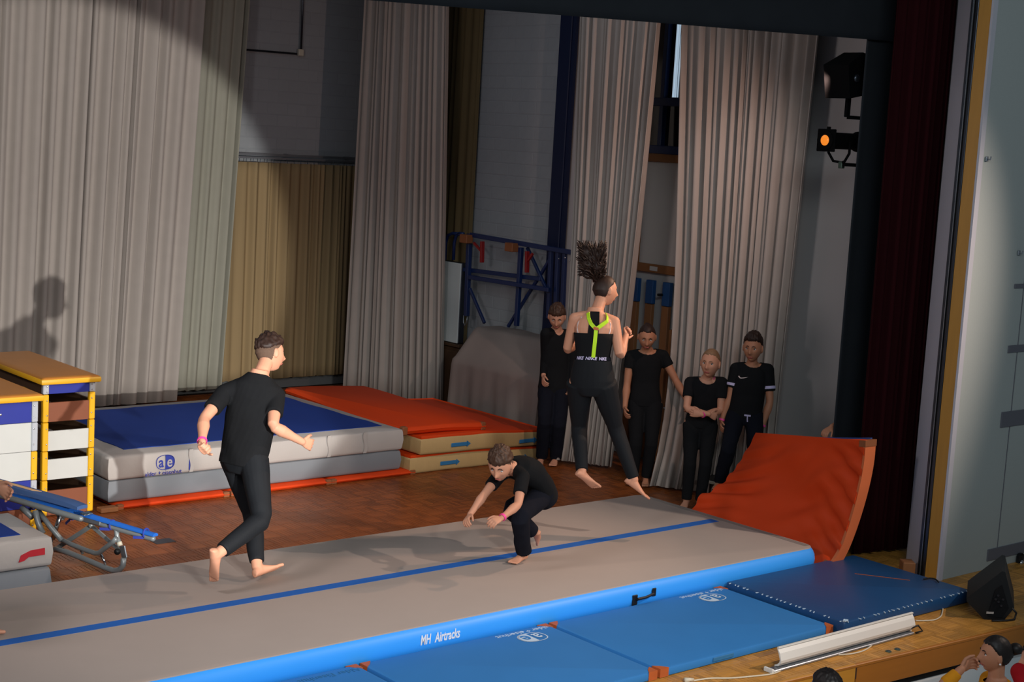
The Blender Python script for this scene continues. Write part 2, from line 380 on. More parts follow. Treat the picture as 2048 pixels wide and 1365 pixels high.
# --- brick walls at the back and on the right
BW, BH, J = .29, .145, .008
def brick_mesh(w_, ax):
    mb = MB(); hx = (w_-J)/2; hz = (BH-J)/2; c = .004; d = .0045
    Q = [(-hx, 0, -hz), (hx, 0, -hz), (hx, 0, hz), (-hx, 0, hz), (-hx+c, -d, -hz+c), (hx-c, -d, -hz+c), (hx-c, -d, hz-c), (-hx+c, -d, hz-c)]
    if ax == 'x': Q = [(y, -x, z) for x, y, z in Q]           # faces -x
    mb.add(Q, [(4, 5, 6, 7), (0, 1, 5, 4), (1, 2, 6, 5), (2, 3, 7, 6), (3, 0, 4, 7)]); return mb
def brick_wall(wall, ax, fixed, a0, a1, z0, z1, va0, va1, vz0, vz1):
    shared = brick_mesh(BW, ax); me = shared.mesh('brick', mats=(M_BRICK,)); rest = MB(); base = np.array(shared.v); cnt = 0
    for r in range(int((z1-z0)/BH)):
        z = z0+(r+.5)*BH; a = a0+(BW/2 if r % 2 else 0)
        while a+BW <= a1+.001:
            c = a+BW/2; pos = (fixed, c, z) if ax == 'x' else (c, fixed, z)
            if va0 < c < va1 and vz0 < z < vz1 and cnt < 300:
                o = bpy.data.objects.new('brick', me); COL.objects.link(o); o.parent = wall; o.location = np.array(pos)-np.array(ORG[wall.name]); cnt += 1
            else: rest.add(base+np.array(pos)+np.array((random.uniform(-.001, .001) if ax == 'x' else 0, 0, 0)), shared.f)
            a += BW
    rest.build('brick_field', M_BRICK, wall, kind='stuff')
b = MB(); b.box((-4.2, 9.28, 2.75), (12.8, .24, 5.7)); wb = struct(b.build('wall_back', M_MORTAR, org=(0, 0, 0)))
brick_wall(wb, 'y', 9.1625, -6.0, 1.86, .13, 5.6, -.55, 1.9, 2.9, 5.15)
b = MB(); b.box((1.98, 7.31, 2.75), (.24, 3.7, 5.7)); wr = struct(b.build('wall_right_back', M_MORTAR, org=(0, 0, 0)))
brick_wall(wr, 'x', 1.8625, 5.50, 9.15, 0, 5.6, 5.5, 7.25, .6, 4.95)
b = MB()                                                                # plastered right wall with a window hole
for (y0, y1, z0, z1) in ((.45, 2.95, -.1, 5.6), (2.95, 4.75, -.1, 3.27), (4.75, 5.46, -.1, 5.6), (2.95, 4.75, 5.3, 5.6)):
    b.box((1.97, (y0+y1)/2, (z0+z1)/2), (.24, y1-y0, z1-z0))
struct(b.build('wall_right', M_WALLW))
b = MB(); b.box((1.815, 5.40, 2.75), (.10, .20, 5.5), bev=.008); b.box((1.80, 5.27, 2.75), (.04, .05, 5.5)); struct(b.build('trim_3', M_BLUECOL))
b = MB(); b.box((-3.0, 9.10, .08), (9.7, .03, .16), bev=.004); struct(b.build('baseboard_back', M_BASEB))
b = MB(); b.box((1.835, 3.0, .04), (.03, 4.9, .08), bev=.004); struct(b.build('baseboard_right', M_MORTAR))
b = MB(); b.box((-10.3, 4.6, 2.75), (.2, 9.3, 5.7)); struct(b.build('wall_left', M_WALLW))
b = MB(); b.box((-4.2, 4.6, 5.68), (12.8, 9.6, .16)); struct(b.build('ceiling', M_BLACKCLOTH))
# window
b = MB()
for c, d in (((1.85, 3.0, 4.28), (.10, .10, 2.04)), ((1.85, 4.70, 4.28), (.10, .10, 2.04)), ((1.85, 3.85, 3.31), (.10, 1.8, .09)), ((1.85, 3.85, 5.26), (.10, 1.8, .09))): b.box(c, d, bev=.006)
win = struct(b.build('window_1', M_BLUESTEEL))
b = MB(); b.box((1.845, 3.875, 4.28), (.07, .055, 1.9), bev=.004); b.build('mullion', M_BLUESTEEL, win)
b = MB(); b.box((1.845, 3.85, 3.81), (.075, 1.7, .085), bev=.004); b.build('crossbar', M_BLUESTEEL, win)
for (y0, y1, z0, z1) in ((3.05, 3.845, 3.355, 3.768), (3.05, 3.845, 3.852, 5.215), (3.905, 4.65, 3.355, 3.768), (3.905, 4.65, 3.852, 5.215)):
    b = MB(); b.box((1.875, (y0+y1)/2, (z0+z1)/2), (.012, y1-y0, z1-z0)); b.build('pane', M_GLASSD, win)

# --- proscenium: reveal, steel track, jamb board, hall front wall
def prism(poly, z0, z1):
    b = MB(); n = len(poly); P = [(x, y, z0) for x, y in poly]+[(x, y, z1) for x, y in poly]
    b.add(P, [tuple(range(n-1, -1, -1)), tuple(range(n, 2*n))]+[(i, (i+1) % n, (i+1) % n+n, i+n) for i in range(n)]); return b
struct(prism([(.90, -.25), (.675, -.525), (1.3, -.53), (1.3, -.25)], 0, 6).build('wall_reveal', M_REVEAL))
b = MB()
for x0, y0, x1, y1 in ((.672, -.525, .667, -.548), (.668, -.572, .664, -.598)):
    b.box(((x0+x1)/2+.02, (y0+y1)/2, 3.0), (.05, abs(y1-y0), 6.0), bev=.003)
st = struct(b.build('trim_4', M_STEEL)); b = MB(); b.box((.70, -.56, 3.0), (.03, .03, 6.0)); b.build('track_groove', M_DARK, st)
b = MB(); b.box((.662, -.556, 3.0), (.006, .006, 6.0)); b.build('track_lip', M_STEELL, st)
struct(prism([(.668, -.60), (.690, -.695), (.80, -.695), (.80, -.60)], 0, 6).build('trim_5', M_WOODJ))
struct(prism([(.686, -.696), (.686, -.716), (.735, -.722), (.735, -.69)], 0, 6).build('trim_6', M_REVEAL))
b = MB(); b.box((1.13, -.64, 3.0), (.78, .14, 6.2)); b.box((4.25, -.64, 2.5), (5.44, .14, 7.0)); wf = struct(b.build('wall_front', M_HALLW))
b = MB(); b.box((1.512, -.712, 3.0), (.006, .004, 6.0)); b.build('panel_joint', M_BAND, wf)
for z, h in ((2.38, .035), (1.86, .06), (1.27, .13), (.12, .10)):
    b = MB(); b.box((3.2, -.714, z), (3.66, .012, h), bev=.002); b.build('wall_band', M_BAND, wf)
c_ = on_z(1817, 1158, .0); b = MB(); b.box(c_+np.array((.04, .05, .065)), (.13, .10, .13), R=Matrix.Rotation(math.radians(50), 3, 'Z'), bev=.006); struct(b.build('trim_7', M_POST))

# ================================================================ DRAPES
def drape(name, label, top, bot, zt, zb, folds, amp, m, seed, group=None, p=1.0, cat='curtain', slack=.5, nv=18, ppf=11, mid=None):
    """hanging cloth: irregular folds along a path; bottom path differs from the top one with power p"""
    rng = random.Random(seed); top = [np.array(q, float) for q in top]; bot = [np.array(q, float) for q in bot]; mid = [np.array(q, float) for q in mid] if mid else top
    wds = [rng.uniform(.30, 1.9) for _ in range(folds)]; tot = sum(wds); edges = [0]
    for x in wds: edges.append(edges[-1]+x/tot)
    am = [rng.uniform(.25, 1.25) for _ in range(folds+1)]; sk = [rng.uniform(-.28, .28) for _ in range(folds+1)]; dr = [rng.uniform(-1, 1) for _ in range(folds+1)]
    def path(pts, t):
        if len(pts) == 2: return pts[0]+(pts[1]-pts[0])*t
        s_ = t*(len(pts)-1); i = min(int(s_), len(pts)-2); return pts[i]+(pts[i+1]-pts[i])*(s_-i)
    nu = folds*ppf+1
    us = []
    for k in range(folds):
        for q in range(ppf): us.append((edges[k]+(edges[k+1]-edges[k])*q/ppf, k, q/ppf))
    us.append((1.0, folds-1, 1.0))
    zbf = zb if callable(zb) else (lambda t: zb)
    Lp = np.linalg.norm(top[-1]-top[0])
    def pt(i, v):                     # v: 0 bottom .. 1 top
        t, k, q = us[i]; h = v
        wflare = (1-h)**p
        pos = lambda t_: (path(top, t_)*h+path(mid, t_)*(1-h))*(1-wflare)+path(bot, t_)*wflare
        c = pos(t); e = .002
        tg = pos(min(1, t+e))-pos(max(0, t-e))
        tg = nrm(tg); nn = np.array((tg[1], -tg[0]))
        a = (am[k]*(1-q)+am[k+1]*q)*amp*(.8+.35*(1-h)); s_ = (sk[k]*(1-q)+sk[k+1]*q)
        ph = 2*math.pi*q
        wv = math.cos(ph+s_*math.sin(ph))
        wv = math.copysign(abs(wv)**.8, wv)
        wob = .35*math.sin(3.1*h+5*dr[k])*dr[k]+.25*math.sin(7.3*t*folds*.37+2.1*h*dr[k])
        dsp = a*(wv+.30*wob); side = .25*a*math.sin(2*ph)*s_*2 + .02*slack*(dr[k]*(1-q)+dr[k+1]*q)*math.sin(2.4*h+dr[k])*(1-h)
        xy = c+nn*dsp+tg*side
        z0 = zbf(t)+min(.012, amp*.25)*math.cos(ph)*(1-h)
        return (xy[0], xy[1], z0+(zt-z0)*v)
    th = .006
    mb = MB(); P = [pt(i, j/(nv-1)) for j in range(nv) for i in range(len(us))]; n = len(us); F = []
    for j in range(nv-1):
        for i in range(n-1): F.append((j*n+i, j*n+i+1, (j+1)*n+i+1, (j+1)*n+i))
    mb.add(P, F); o = mb.build(name, m, smooth=True)
    so = o.modifiers.new('cloth_thickness', 'SOLIDIFY'); so.thickness = th; so.offset = 0
    return tag(o, label, cat, group)
GC = 'stage curtains'
drape('stage_curtain', 'wide pale grey-beige curtain at the far left behind the vaulting boxes', [(-5.6, 8.5), (-1.02, 8.5)], [(-5.6, 8.5), (-1.28, 8.5)], 5.35, .05, 30, .055, M_CURT, 3, GC)
drape('stage_curtain', 'flat greenish-grey curtain behind the head of the running man', [(-1.3, 8.8), (-.27, 8.8)], [(-1.5, 8.8), (-.52, 8.8)], 5.35, .10, 7, .05, M_CURTG, 11, GC)
drape('rail_curtain', 'short ochre curtain hanging by hooks from the back wall rail', [(-.75, 9.0), (1.75, 9.0)], [(-.75, 9.0), (1.75, 9.0)], 2.87, .14, 22, .045, M_CURTO, 5, GC)
drape('stage_curtain', 'tall gathered pinkish-beige curtain right of the ochre rail curtain', [(1.02, 8.25), (1.30, 7.0)], [(.94, 8.25), (1.55, 7.0)], 5.35, .05, 15, .06, M_CURT, 8, GC)
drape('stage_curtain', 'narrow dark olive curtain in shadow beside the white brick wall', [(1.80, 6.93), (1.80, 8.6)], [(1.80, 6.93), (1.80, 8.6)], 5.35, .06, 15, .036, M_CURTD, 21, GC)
drape('stage_curtain', 'grey curtain with flared hem behind the jumping woman', [(1.15, 4.49), (1.17, 3.30)], [(.72, 4.04), (1.06, 3.48)], 5.2, .05, 15, .055, M_CURT, 14, GC, p=4.0, mid=[(1.15, 4.26), (1.15, 3.47)])
drape('stage_curtain', 'wide grey curtain behind the boy with white sleeve bands', [(1.52, 3.37), (1.54, 1.62)], [(.88, 2.74), (1.54, 1.76)], 5.2, .03, 17, .058, M_CURT, 17, GC, p=6.0, mid=[(1.52, 3.02), (1.54, 1.78)])
drape('house_curtain', 'dark red velvet house curtain gathered beside the white stage reveal', [(.57, .13), (1.25, .02)], [(.64, .13), (1.25, .02)], 5.6, .02, 9, .055, M_VELV, 23)
drape('side_drape', 'flat black masking drape hanging at the right stage edge', [(.695, .46), (1.6, .48)], [(.695, .46), (1.6, .48)], 5.2, .02, 3, .012, M_BLACKCLOTH, 29, cat='drape')
drape('border_drape', 'long black border drape across the top of the stage opening', [(-7.4, .42), (1.75, .42)], [(-7.4, .42), (1.75, .42)], 5.55, lambda t: 4.02+.335*t, 4, .003, M_BLACKCLOTH, 31, cat='drape')
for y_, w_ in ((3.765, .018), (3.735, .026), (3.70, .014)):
    b = MB(); b.box((1.862, y_, 4.53), (.008, w_, 1.34)); b.build('glow_streak', M_PANEGLOW, win)  # glowing strips imitate the bright streak in the window, no light source there
# curtain rail of the ochre curtain
rl = thing('curtain_rail', 'pale double curtain rail on the brick back wall', 'rail', (.5, 9.02, 2.88))
b = MB(); b.box((.5, 9.05, 2.965), (2.7, .02, .03)); b.build('upper_rail', M_STEELL, rl)
b = MB(); b.box((.5, 9.0, 2.925), (2.7, .03, .025)); b.build('lower_rail', M_STEELL, rl)
for i in range(26):
    b = MB(); x = -.72+i*.098; b.tube([(x, 9.0, 2.915), (x, 9.005, 2.89), (x, 9.0, 2.868)], .004, 6); b.build('hook', M_STEEL, rl)
for x in (-.4, .5, 1.4):
    b = MB(); b.box((x, 9.10, 2.975), (.03, .10, .02)); b.build('bracket', M_STEELL, rl)
# conduit on back wall
cd = thing('cable_conduit', 'grey conduit with junction box on the white brick wall', 'conduit', (.66, 9.12, 4.2))
b = MB(); b.tube([(.66, 9.112, 4.30), (.66, 9.112, 5.55)], .013, 8); b.build('vertical_tube', M_STEEL, cd, smooth=True)
b = MB(); b.tube([(-1.2, 9.112, 4.22), (.60, 9.112, 4.235)], .013, 8); b.build('horizontal_tube', M_STEEL, cd, smooth=True)
b = MB(); b.box((.655, 9.112, 4.255), (.075, .05, .085), bev=.008); b.build('junction_box', M_CABLEW, cd)
# ================================================================ AIR TRACK
def rrect(x0, x1, y0, y1, r, n=6):
    P = []
    for cx, cy, a in ((x1-r, y1-r, 0), (x0+r, y1-r, 90), (x0+r, y0+r, 180), (x1-r, y0+r, 270)):
        for i in range(n+1):
            t = math.radians(a+90*i/n); P.append((cx+r*math.cos(t), cy+r*math.sin(t)))
    return P
tr = thing('air_track', 'long inflated tumbling track with greige top and bright blue sides', 'air track', (-4.6, 1.0, 0))
b = MB(); rs = []
for z, o in ((.0, -.02), (.006, .0), (.03, .022), (.06, .036), (.10, .042), (.14, .036), (.17, .022), (.193, .004), (.199, -.012)):
    rs.append([(x, y, z) for x, y in rrect(-9.2-o, .0+o, .0-o, 2.0+o, .10+o)])
b.rings(rs); b.build('inflated_body', M_TRKB, tr, smooth=False, auto=50)
b = MB(); b.rings([[(x, y, z) for x, y in rrect(-9.2, -.002, .002-i, 1.998+i, .09)] for z, i in ((.1945, .003), (.2005, 0.0), (.202, -.006))]); b.build('top_sheet', M_TRK, tr, auto=40)
b = MB(); b.box((-4.66, 1.0, .2026), (9.1, .095, .0016)); b.build('centre_line', M_TRKL, tr)
b = MB(); b.box((-.045, 1.0, .2026), (.06, 1.9, .0016)); b.build('end_band', M_TRKE, tr)
def words(txt, size, c, ux, uy, m, parent, gap=.30, **kw):
    """one part per word"""
    W_ = [text_mesh(t, size, **kw) for t in txt.split()]; wd = [p[:, 0].max()-p[:, 0].min() for p, _ in W_]; tot = sum(wd)+gap*size*(len(wd)-1); x = -tot/2
    yb = [(p[:, 1].max()+p[:, 1].min())/2 for p, _ in W_]
    for (P, F), w_ in zip(W_, wd):
        b = MB(); place2d(b, P-np.array(((P[:, 0].min()+P[:, 0].max())/2, 0, 0)), F, np.asarray(c, float)+(x+w_/2)*np.asarray(ux, float), ux, uy); b.build('lettering', m, parent); x += w_+gap*size
words('MH Airtracks', .088, (-3.855, -.0425, .118), (1, 0, 0), (0, .10, .995), M_WHITE, tr, shear=.22, sx=.62, extrude=.001, bold=.002)
b = MB(); b.tube([(-2.08, -.03, .085), (-2.075, -.062, .10), (-2.0, -.07, .105), (-1.92, -.062, .115), (-1.905, -.03, .13)], .010, 8); b.box((-2.09, -.043, .09), (.05, .012, .075), bev=.003); b.box((-1.895, -.043, .12), (.035, .012, .06), bev=.003)
b.build('carry_handle', M_BLK, tr, smooth=False)

# ================================================================ BLUE FRONT MATS
def ae_logo(mb, c, ux, uy, s, neg=False, m=None):
    """oval emblem: ring, half-filled, letters a and e"""
    c = np.asarray(c, float); ux = np.asarray(ux, float); uy = np.asarray(uy, float); n = nrm(np.cross(ux, uy))*.0012
    W_, H_ = .5*s, .37*s
    def el(t, k, dx=0): 
        ct, st_ = math.cos(t), math.sin(t); return (k*W_*math.copysign(abs(ct)**.82, ct)+dx, k*H_*math.copysign(abs(st_)**.82, st_))
    N_ = 48; out = [el(2*math.pi*i/N_, 1) for i in range(N_)]; inn = [el(2*math.pi*i/N_, .92) for i in range(N_)]
    V3 = lambda p: c+p[0]*ux+p[1]*uy
    vs = [V3(p)+n for p in out]+[V3(p)+n for p in inn]
    mb.add(vs, [(i, (i+1) % N_, (i+1) % N_+N_, i+N_) for i in range(N_)], m)
    half = [el(-math.pi/2+math.pi*i/24, .95) for i in range(25)]
    P1, F1 = text_mesh('a', .74*s, sx=.85, bold=.012*s); P2, F2 = text_mesh('e', .74*s, sx=.85, bold=.012*s)
    return half, (P1, F1), (P2, F2), V3, n
def place_logo(parent, c, ux, uy, s, ink, paper):
    b = MB(); half, a, e, V3, n = ae_logo(b, c, ux, uy, s)
    b.add([V3(p)+n for p in half], [tuple(range(len(half)))])
    place2d(b, a[0], a[1], np.asarray(c)+n*1.2-np.asarray(ux)*.22*s, ux, uy)
    b.build('emblem', ink, parent)
    b = MB(); place2d(b, e[0], e[1], np.asarray(c)+n*2.2+np.asarray(ux)*.225*s, ux, uy); b.build('emblem_letter', paper, parent)
    # (the paper-coloured letter sits on the filled half)
def floor_mat(name, label, x0, x1, y0, y1, h, m, corners, group, logo=None, lx=None):
    t = thing(name, label, 'mat', ((x0+x1)/2, (y0+y1)/2, 0), group)
    b = MB(); rs = []
    for z, i in ((0, .012), (.008, .002), (.02, 0), (h-.012, 0), (h-.003, .004), (h, .014)): rs.append([(x, y, z) for x, y in rrect(x0+i, x1-i, y0+i, y1-i, .02)])
    b.rings(rs); b.build('cover', m, t, auto=35)
    if corners:
        for cx, cy, sx, sy in ((x0, y0, 1, 1), (x1, y0, -1, 1), (x0, y1, 1, -1), (x1, y1, -1, -1)):
            b = MB(); L_ = .075; e = .0025
            P = [(cx-sx*e, cy-sy*e), (cx+sx*L_, cy-sy*e), (cx+sx*L_*.55, cy+sy*L_*.55), (cx-sx*e, cy+sy*L_)]
            if sx*sy < 0: P = P[::-1]
            b.add([(x, y, .004) for x, y in P]+[(x, y, h+e) for x, y in P], [(3, 2, 1, 0), (4, 5, 6, 7)]+[(i, (i+1) % 4, (i+1) % 4+4, i+4) for i in range(4)])
            b.build('leather_corner', M_LEATH, t)
    if logo:
        place_logo(t, (lx, y1-.17, h+.0005), (-1, 0, 0), (0, -1, 0), .22, M_LACE, m)
        words('alder + eisenhut', .062, (lx+.01, y1-.055, h+.001), (-1, 0, 0), (0, -1, 0), M_LACE, t, sx=1.15, extrude=.0006)
    return t
G = 'blue mats along the stage front'
floor_mat('gym_mat', 'blue gym mat at the bottom edge of the picture, leftmost of the front row', -6.35, -4.52, -1.14, -.055, .06, M_MATB, True, G)
floor_mat('gym_mat', 'blue gym mat in front of the white lettering on the track', -4.485, -2.955, -1.125, -.055, .06, M_MATB, True, G, True, -3.22)
m2 = floor_mat('gym_mat', 'blue gym mat partly behind the white footlight reflector', -2.92, -1.185, -1.12, -.055, .06, M_MATB, True, G, True, -1.46)
b = MB()
for x in (-2.33, ): b.box((x, -1.123, .034), (.20, .008, .028), bev=.003)
b.build('side_handle', M_HANDLE, m2)
words('Alder Eisenhut', .075, on_z(660, 1351, .0615), (-1, 0, 0), (0, -1, 0), M_HANDLE, bpy.data.objects['gym_mat'], extrude=.0006)
# navy vinyl mat with white lacing
nv = floor_mat('vinyl_mat', 'dark navy vinyl mat with white lacing beside the stage jamb', -1.16, .40, -1.20, -.08, .10, M_VINYL, False, None)
def laced(p0, p1, n, axis):
    b = MB(); rr = random.Random(4)
    for i in range(n):
        if rr.random() < .12: continue
        t = (i+.5+rr.uniform(-.2, .2))/n; p = np.array(p0)+(np.array(p1)-np.array(p0))*t
        L_ = rr.uniform(.016, .028)
        if axis == 'x': b.box(p+np.array((0, -.001, -.004)), (.007, L_, .006), R=Matrix.Rotation(rr.uniform(-.6, .6), 3, 'Z'))
        else: b.box(p+np.array((-.001, 0, -.004)), (L_, .007, .006), R=Matrix.Rotation(rr.uniform(-.6, .6), 3, 'Z'))
    b.build('lacing', M_LACE, nv, kind='stuff')
laced((-1.14, -1.195, .101), (.38, -1.195, .101), 26, 'x'); laced((-1.155, -1.18, .101), (-1.155, -.10, .101), 24, 'y')
b = MB(); b.tube([(-1.15, -1.19, .103), (-1.13, -1.2, .108), (-1.11, -1.19, .104), (-1.13, -1.17, .106), (-1.155, -1.185, .104)], .006, 6); b.build('lacing_knot', M_LACE, nv)
b = MB(); b.box((.06, -.62, .1012), (.42, .012, .0012), R=Matrix.Rotation(-.95, 3, 'Z')); b.build('tape_mark', M_LEATH, nv)

# ================================================================ SOFT LANDING MATS
lm = thing('landing_mat', 'thick two-tone grey crash mat with a blue top behind the running man', 'crash mat', (-2.54, 5.32, .05))
def soft_slab(x0, x1, y0, y1, z0, z1, r=.03, wob=.006, seed=1, n=26):
    """padded block with slightly uneven faces"""
    b = MB(); rs = []
    prof = ((z0, .02), (z0+.012, .004), (z0+.03, 0), ((z0+z1)/2, -.008), (z1-.03, 0), (z1-.010, .006), (z1, .025))
    base = []
    for (ax, ay, bx, by) in ((x0, y0, x1, y0), (x1, y0, x1, y1), (x1, y1, x0, y1), (x0, y1, x0, y0)):
        for i in range(n): base.append((ax+(bx-ax)*i/n, ay+(by-ay)*i/n))
    cx, cy = (x0+x1)/2, (y0+y1)/2
    for z, i in prof:
        R_ = []
        for (x, y) in base:
            dx = max(-1, min(1, (x-cx)/((x1-x0)/2))); dy = max(-1, min(1, (y-cy)/((y1-y0)/2)))
            q = wob*mnoise.noise(Vector((x*3.1, y*3.1, z*4+seed*7)))
            sx = (abs(dx) > .999)*math.copysign(1, dx); sy = (abs(dy) > .999)*math.copysign(1, dy)
            R_.append((x-sx*i+sx*q, y-sy*i+sy*q, z+.5*q*(z > z0+.03)))
        rs.append(R_)
    return b.rings(rs)
soft_slab(-4.08, -1.01, 4.35, 6.47, .05, .245, seed=1).build('lower_foam', M_SOFTD, lm, auto=45)
soft_slab(-4.085, -1.0, 4.34, 6.48, .246, .455, seed=2).build('upper_foam', M_SOFTG, lm, auto=45)
b = MB(); pts = []
def wavy(ax, ay, bx, by, n, s):
    for i in range(n):
        t = i/n; x = ax+(bx-ax)*t; y = ay+(by-ay)*t; q = .014*mnoise.noise(Vector((x*5, y*5, s)))+.008*math.sin(9*(x+y)); pts.append((x+q*(ay != by), y+q*(ax != bx)))
wavy(-3.84, 4.57, -1.10, 4.55, 40, 1); wavy(-1.10, 4.55, -1.16, 6.33, 24, 2); wavy(-1.16, 6.33, -3.84, 6.33, 40, 3); wavy(-3.84, 6.33, -3.84, 4.57, 24, 4)
n = len(pts); b.add([(x, y, .452) for x, y in pts]+[(x, y, .460+.002*mnoise.noise(Vector((x*2, y*2, 0)))) for x, y in pts], [tuple(range(n-1, -1, -1)), tuple(range(n, 2*n))]+[(i, (i+1) % n, (i+1) % n+n, i+n) for i in range(n)])
b.build('blue_top', M_SOFTB, lm)
place_logo(lm, (-3.56, 4.328, .365), (1, 0, 0), (0, 0, 1), .18, M_PRINTB, M_SOFTG)
words('alder + eisenhut', .052, (-3.575, 4.329, .272), (1, 0, 0), (0, 0, 1), M_PRINTB, lm, sx=1.06, extrude=.0008)
for x in (-3.31, -1.86, -1.45):
    b = MB(); b.slab(lambda u, v, x=x: (x+.035*(u-.5)+.01*math.sin(6*v), 4.326-.006*math.sin(3*v), .255+.205*v), lambda u, v, x=x: (x+.035*(u-.5)+.01*math.sin(6*v), 4.333, .255+.205*v), 3, 8); b.build('fastening_flap', M_SOFTG, lm)
b = MB(); b.box((-3.325, 4.327, .36), (.010, .006, .17)); b.build('flap_tag', M_PRINTB, lm)

G = 'thin orange mats under the crash mat'
for x0, x1, wh in ((-4.02, -2.955, 'left'), (-2.92, -1.865, 'middle'), (-1.845, -.88, 'right')):
    t = thing('base_mat', {'left': 'thin orange mat under the crash mat, end nearest the vaulting boxes', 'middle': 'thin orange mat under the middle of the crash mat', 'right': 'thin orange mat under the crash mat, end nearest the beige mats'}[wh], 'mat', ((x0+x1)/2, 5.2, 0), G)
    soft_slab(x0, x1, 4.27, 6.15, 0, .045, wob=.003, seed=int(-x0*3), n=10).build('cover', M_ORANGE, t, auto=45)
    for cx, s in ((x0+.02, 1), (x1-.02, -1)):
        b = MB(); b.box((cx, 4.29, .023), (.06, .05, .047), bev=.006); b.build('corner_patch', M_CORNER, t)

# foreground soft mat
fm = thing('landing_mat', 'grey foam crash mat corner with red tape at the lower left', 'crash mat', (-6.6, 3.0, .0))
soft_slab(-7.7, -5.50, 2.26, 2.98, .0, .235, seed=5).build('lower_foam', M_SOFTD, fm, auto=45)
soft_slab(-7.7, -5.495, 2.245, 2.99, .236, .45, seed=6).build('upper_foam', M_SOFTG, fm, auto=45)
b = MB(); b.box((-6.66, 2.64, .452), (1.98, .56, .008), bev=.003); b.build('blue_top', M_SOFTB, fm)
q = [on_y(px, py, 2.232) for px, py in ((38, 1126), (42, 1112), (62, 1102), (90, 1097), (90, 1110), (58, 1115), (48, 1123))]
b = MB(); n = len(q); b.add([tuple(p) for p in q]+[tuple(p+np.array((0, .012, 0))) for p in q], [tuple(range(n)), tuple(range(2*n-1, n-1, -1))]+[(i, i+n, (i+1) % n+n, (i+1) % n) for i in range(n)]); b.build('red_tape', M_REDTAPE, fm)
b = MB(); b.box((-5.492, 2.30, .34), (.008, .07, .18)); b.build('edge_tape', M_HANDLE, fm)

# beige mats with orange tops
def beige_mat(label, x0, x1, y0, y1, z0, z1, hx, seed, sag):
    t = thing('soft_mat', label, 'mat', ((x0+x1)/2, (y0+y1)/2, z0), 'beige and orange soft mats')
    b = soft_slab(x0, x1, y0, y1, z0, z1-.006, wob=.012, seed=seed, n=22); b.v = [(x, y+.02*math.sin(2.2*x+seed), z-sag*smoothstep(-.2, .9, x)*(z/(z1))) for x, y, z in b.v]; b.build('side_cover', M_BEIGE, t, auto=50)
    b = soft_slab(x0+.015, x1-.015, y0+.015, y1-.015, z1-.02, z1, wob=.004, seed=seed, n=22); b.v = [(x, y+.02*math.sin(2.2*x+seed), z-sag*smoothstep(-.2, .9, x)*(z/(z1))) for x, y, z in b.v]; b.build('orange_top', M_ORANGE, t, auto=50)
    for h in hx:
        zz = (z0+z1)/2-.01-sag*smoothstep(-.2, .9, h)
        yy = y0+.02*math.sin(2.2*h+seed)
        b = MB(); b.box((h, yy-.012, zz), (.20, .012, .04), bev=.005); b.add([(h+.10, yy-.018, zz-.03), (h+.10, yy-.018, zz+.03), (h+.145, yy-.016, zz), (h+.10, yy-.006, zz-.03), (h+.10, yy-.006, zz+.03), (h+.145, yy-.006, zz)], [(0, 2, 1), (3, 4, 5), (0, 1, 4, 3), (1, 2, 5, 4), (2, 0, 3, 5)]); b.build('carry_handle', M_HANDLE, t)
beige_mat('beige-sided orange soft mat lying at the bottom of the stack', -.93, .76, 4.27, 6.2, 0, .175, (-.46, .42), 3, .04)
beige_mat('beige-sided orange soft mat, upper one of the two in the stack', -.84, .82, 4.23, 6.25, .19, .368, (-.38, .50), 4, .05)
tm = thing('gym_mat', 'thin all-orange mat on top of the beige mats', 'mat', (-.45, 5.45, .365))
b = soft_slab(-.975, .06, 4.36, 6.55, .384, .460, wob=.01, seed=8, n=20); b.v = [(x, y, z+.05*smoothstep(5.0, 6.6, y)*smoothstep(.4, -.9, x)-.03*smoothstep(-.5, .1, x)*smoothstep(5, 4.3, y)) for x, y, z in b.v]; b.build('cover', M_ORANGE, tm, auto=50)
for cx, cz in ((-.955, .424), (.04, .395)):
    b = MB(); b.box((cx, 4.385, cz), (.065, .065, .084), bev=.01); b.build('corner_patch', M_CORNER, tm)
b = MB(); b.box((.095, 4.38, .345), (.06, .03, .012), bev=.004); b.build('strap_end', M_PRINTB, tm)

# ================================================================ CURVED ORANGE MAT HELD UPRIGHT
cm = thing('wall_mat', 'orange mat bent upright at the far end of the air track', 'mat', (.4, .6, 0))
def curve(pts, t):
    s_ = t*(len(pts)-1); i = min(int(s_), len(pts)-2); f_ = s_-i
    p0, p1, p2, p3 = (np.array(pts[max(0, min(len(pts)-1, k))], float) for k in (i-1, i, i+1, i+2))
    return .5*((2*p1)+(-p0+p2)*f_+(2*p0-5*p1+4*p2-p3)*f_*f_+(-p0+3*p1-3*p2+p3)*f_**3)
RR = [(.05, -.12, .02), (.17, -.14, .18), (.245, -.16, .40), (.285, -.19, .66), (.30, -.21, .90), (.285, -.22, 1.10)]
RL = [(.06, 1.45, .10), (.17, 1.42, .26), (.38, 1.38, .36), (.53, 1.35, .50), (.65, 1.33, .66), (.75, 1.32, .82)]
def cm_mid(u, v): return curve(RL, v)*(1-u)+curve(RR, v)*u
def cm_nrm(u, v):
    e = .01; a = cm_mid(min(1, u+e), v)-cm_mid(max(0, u-e), v); c = cm_mid(u, min(1, v+e))-cm_mid(u, max(0, v-e)); return nrm(np.cross(c, a))
def ridge(q): return abs(math.sin(q))**.6*math.copysign(1, math.sin(q))
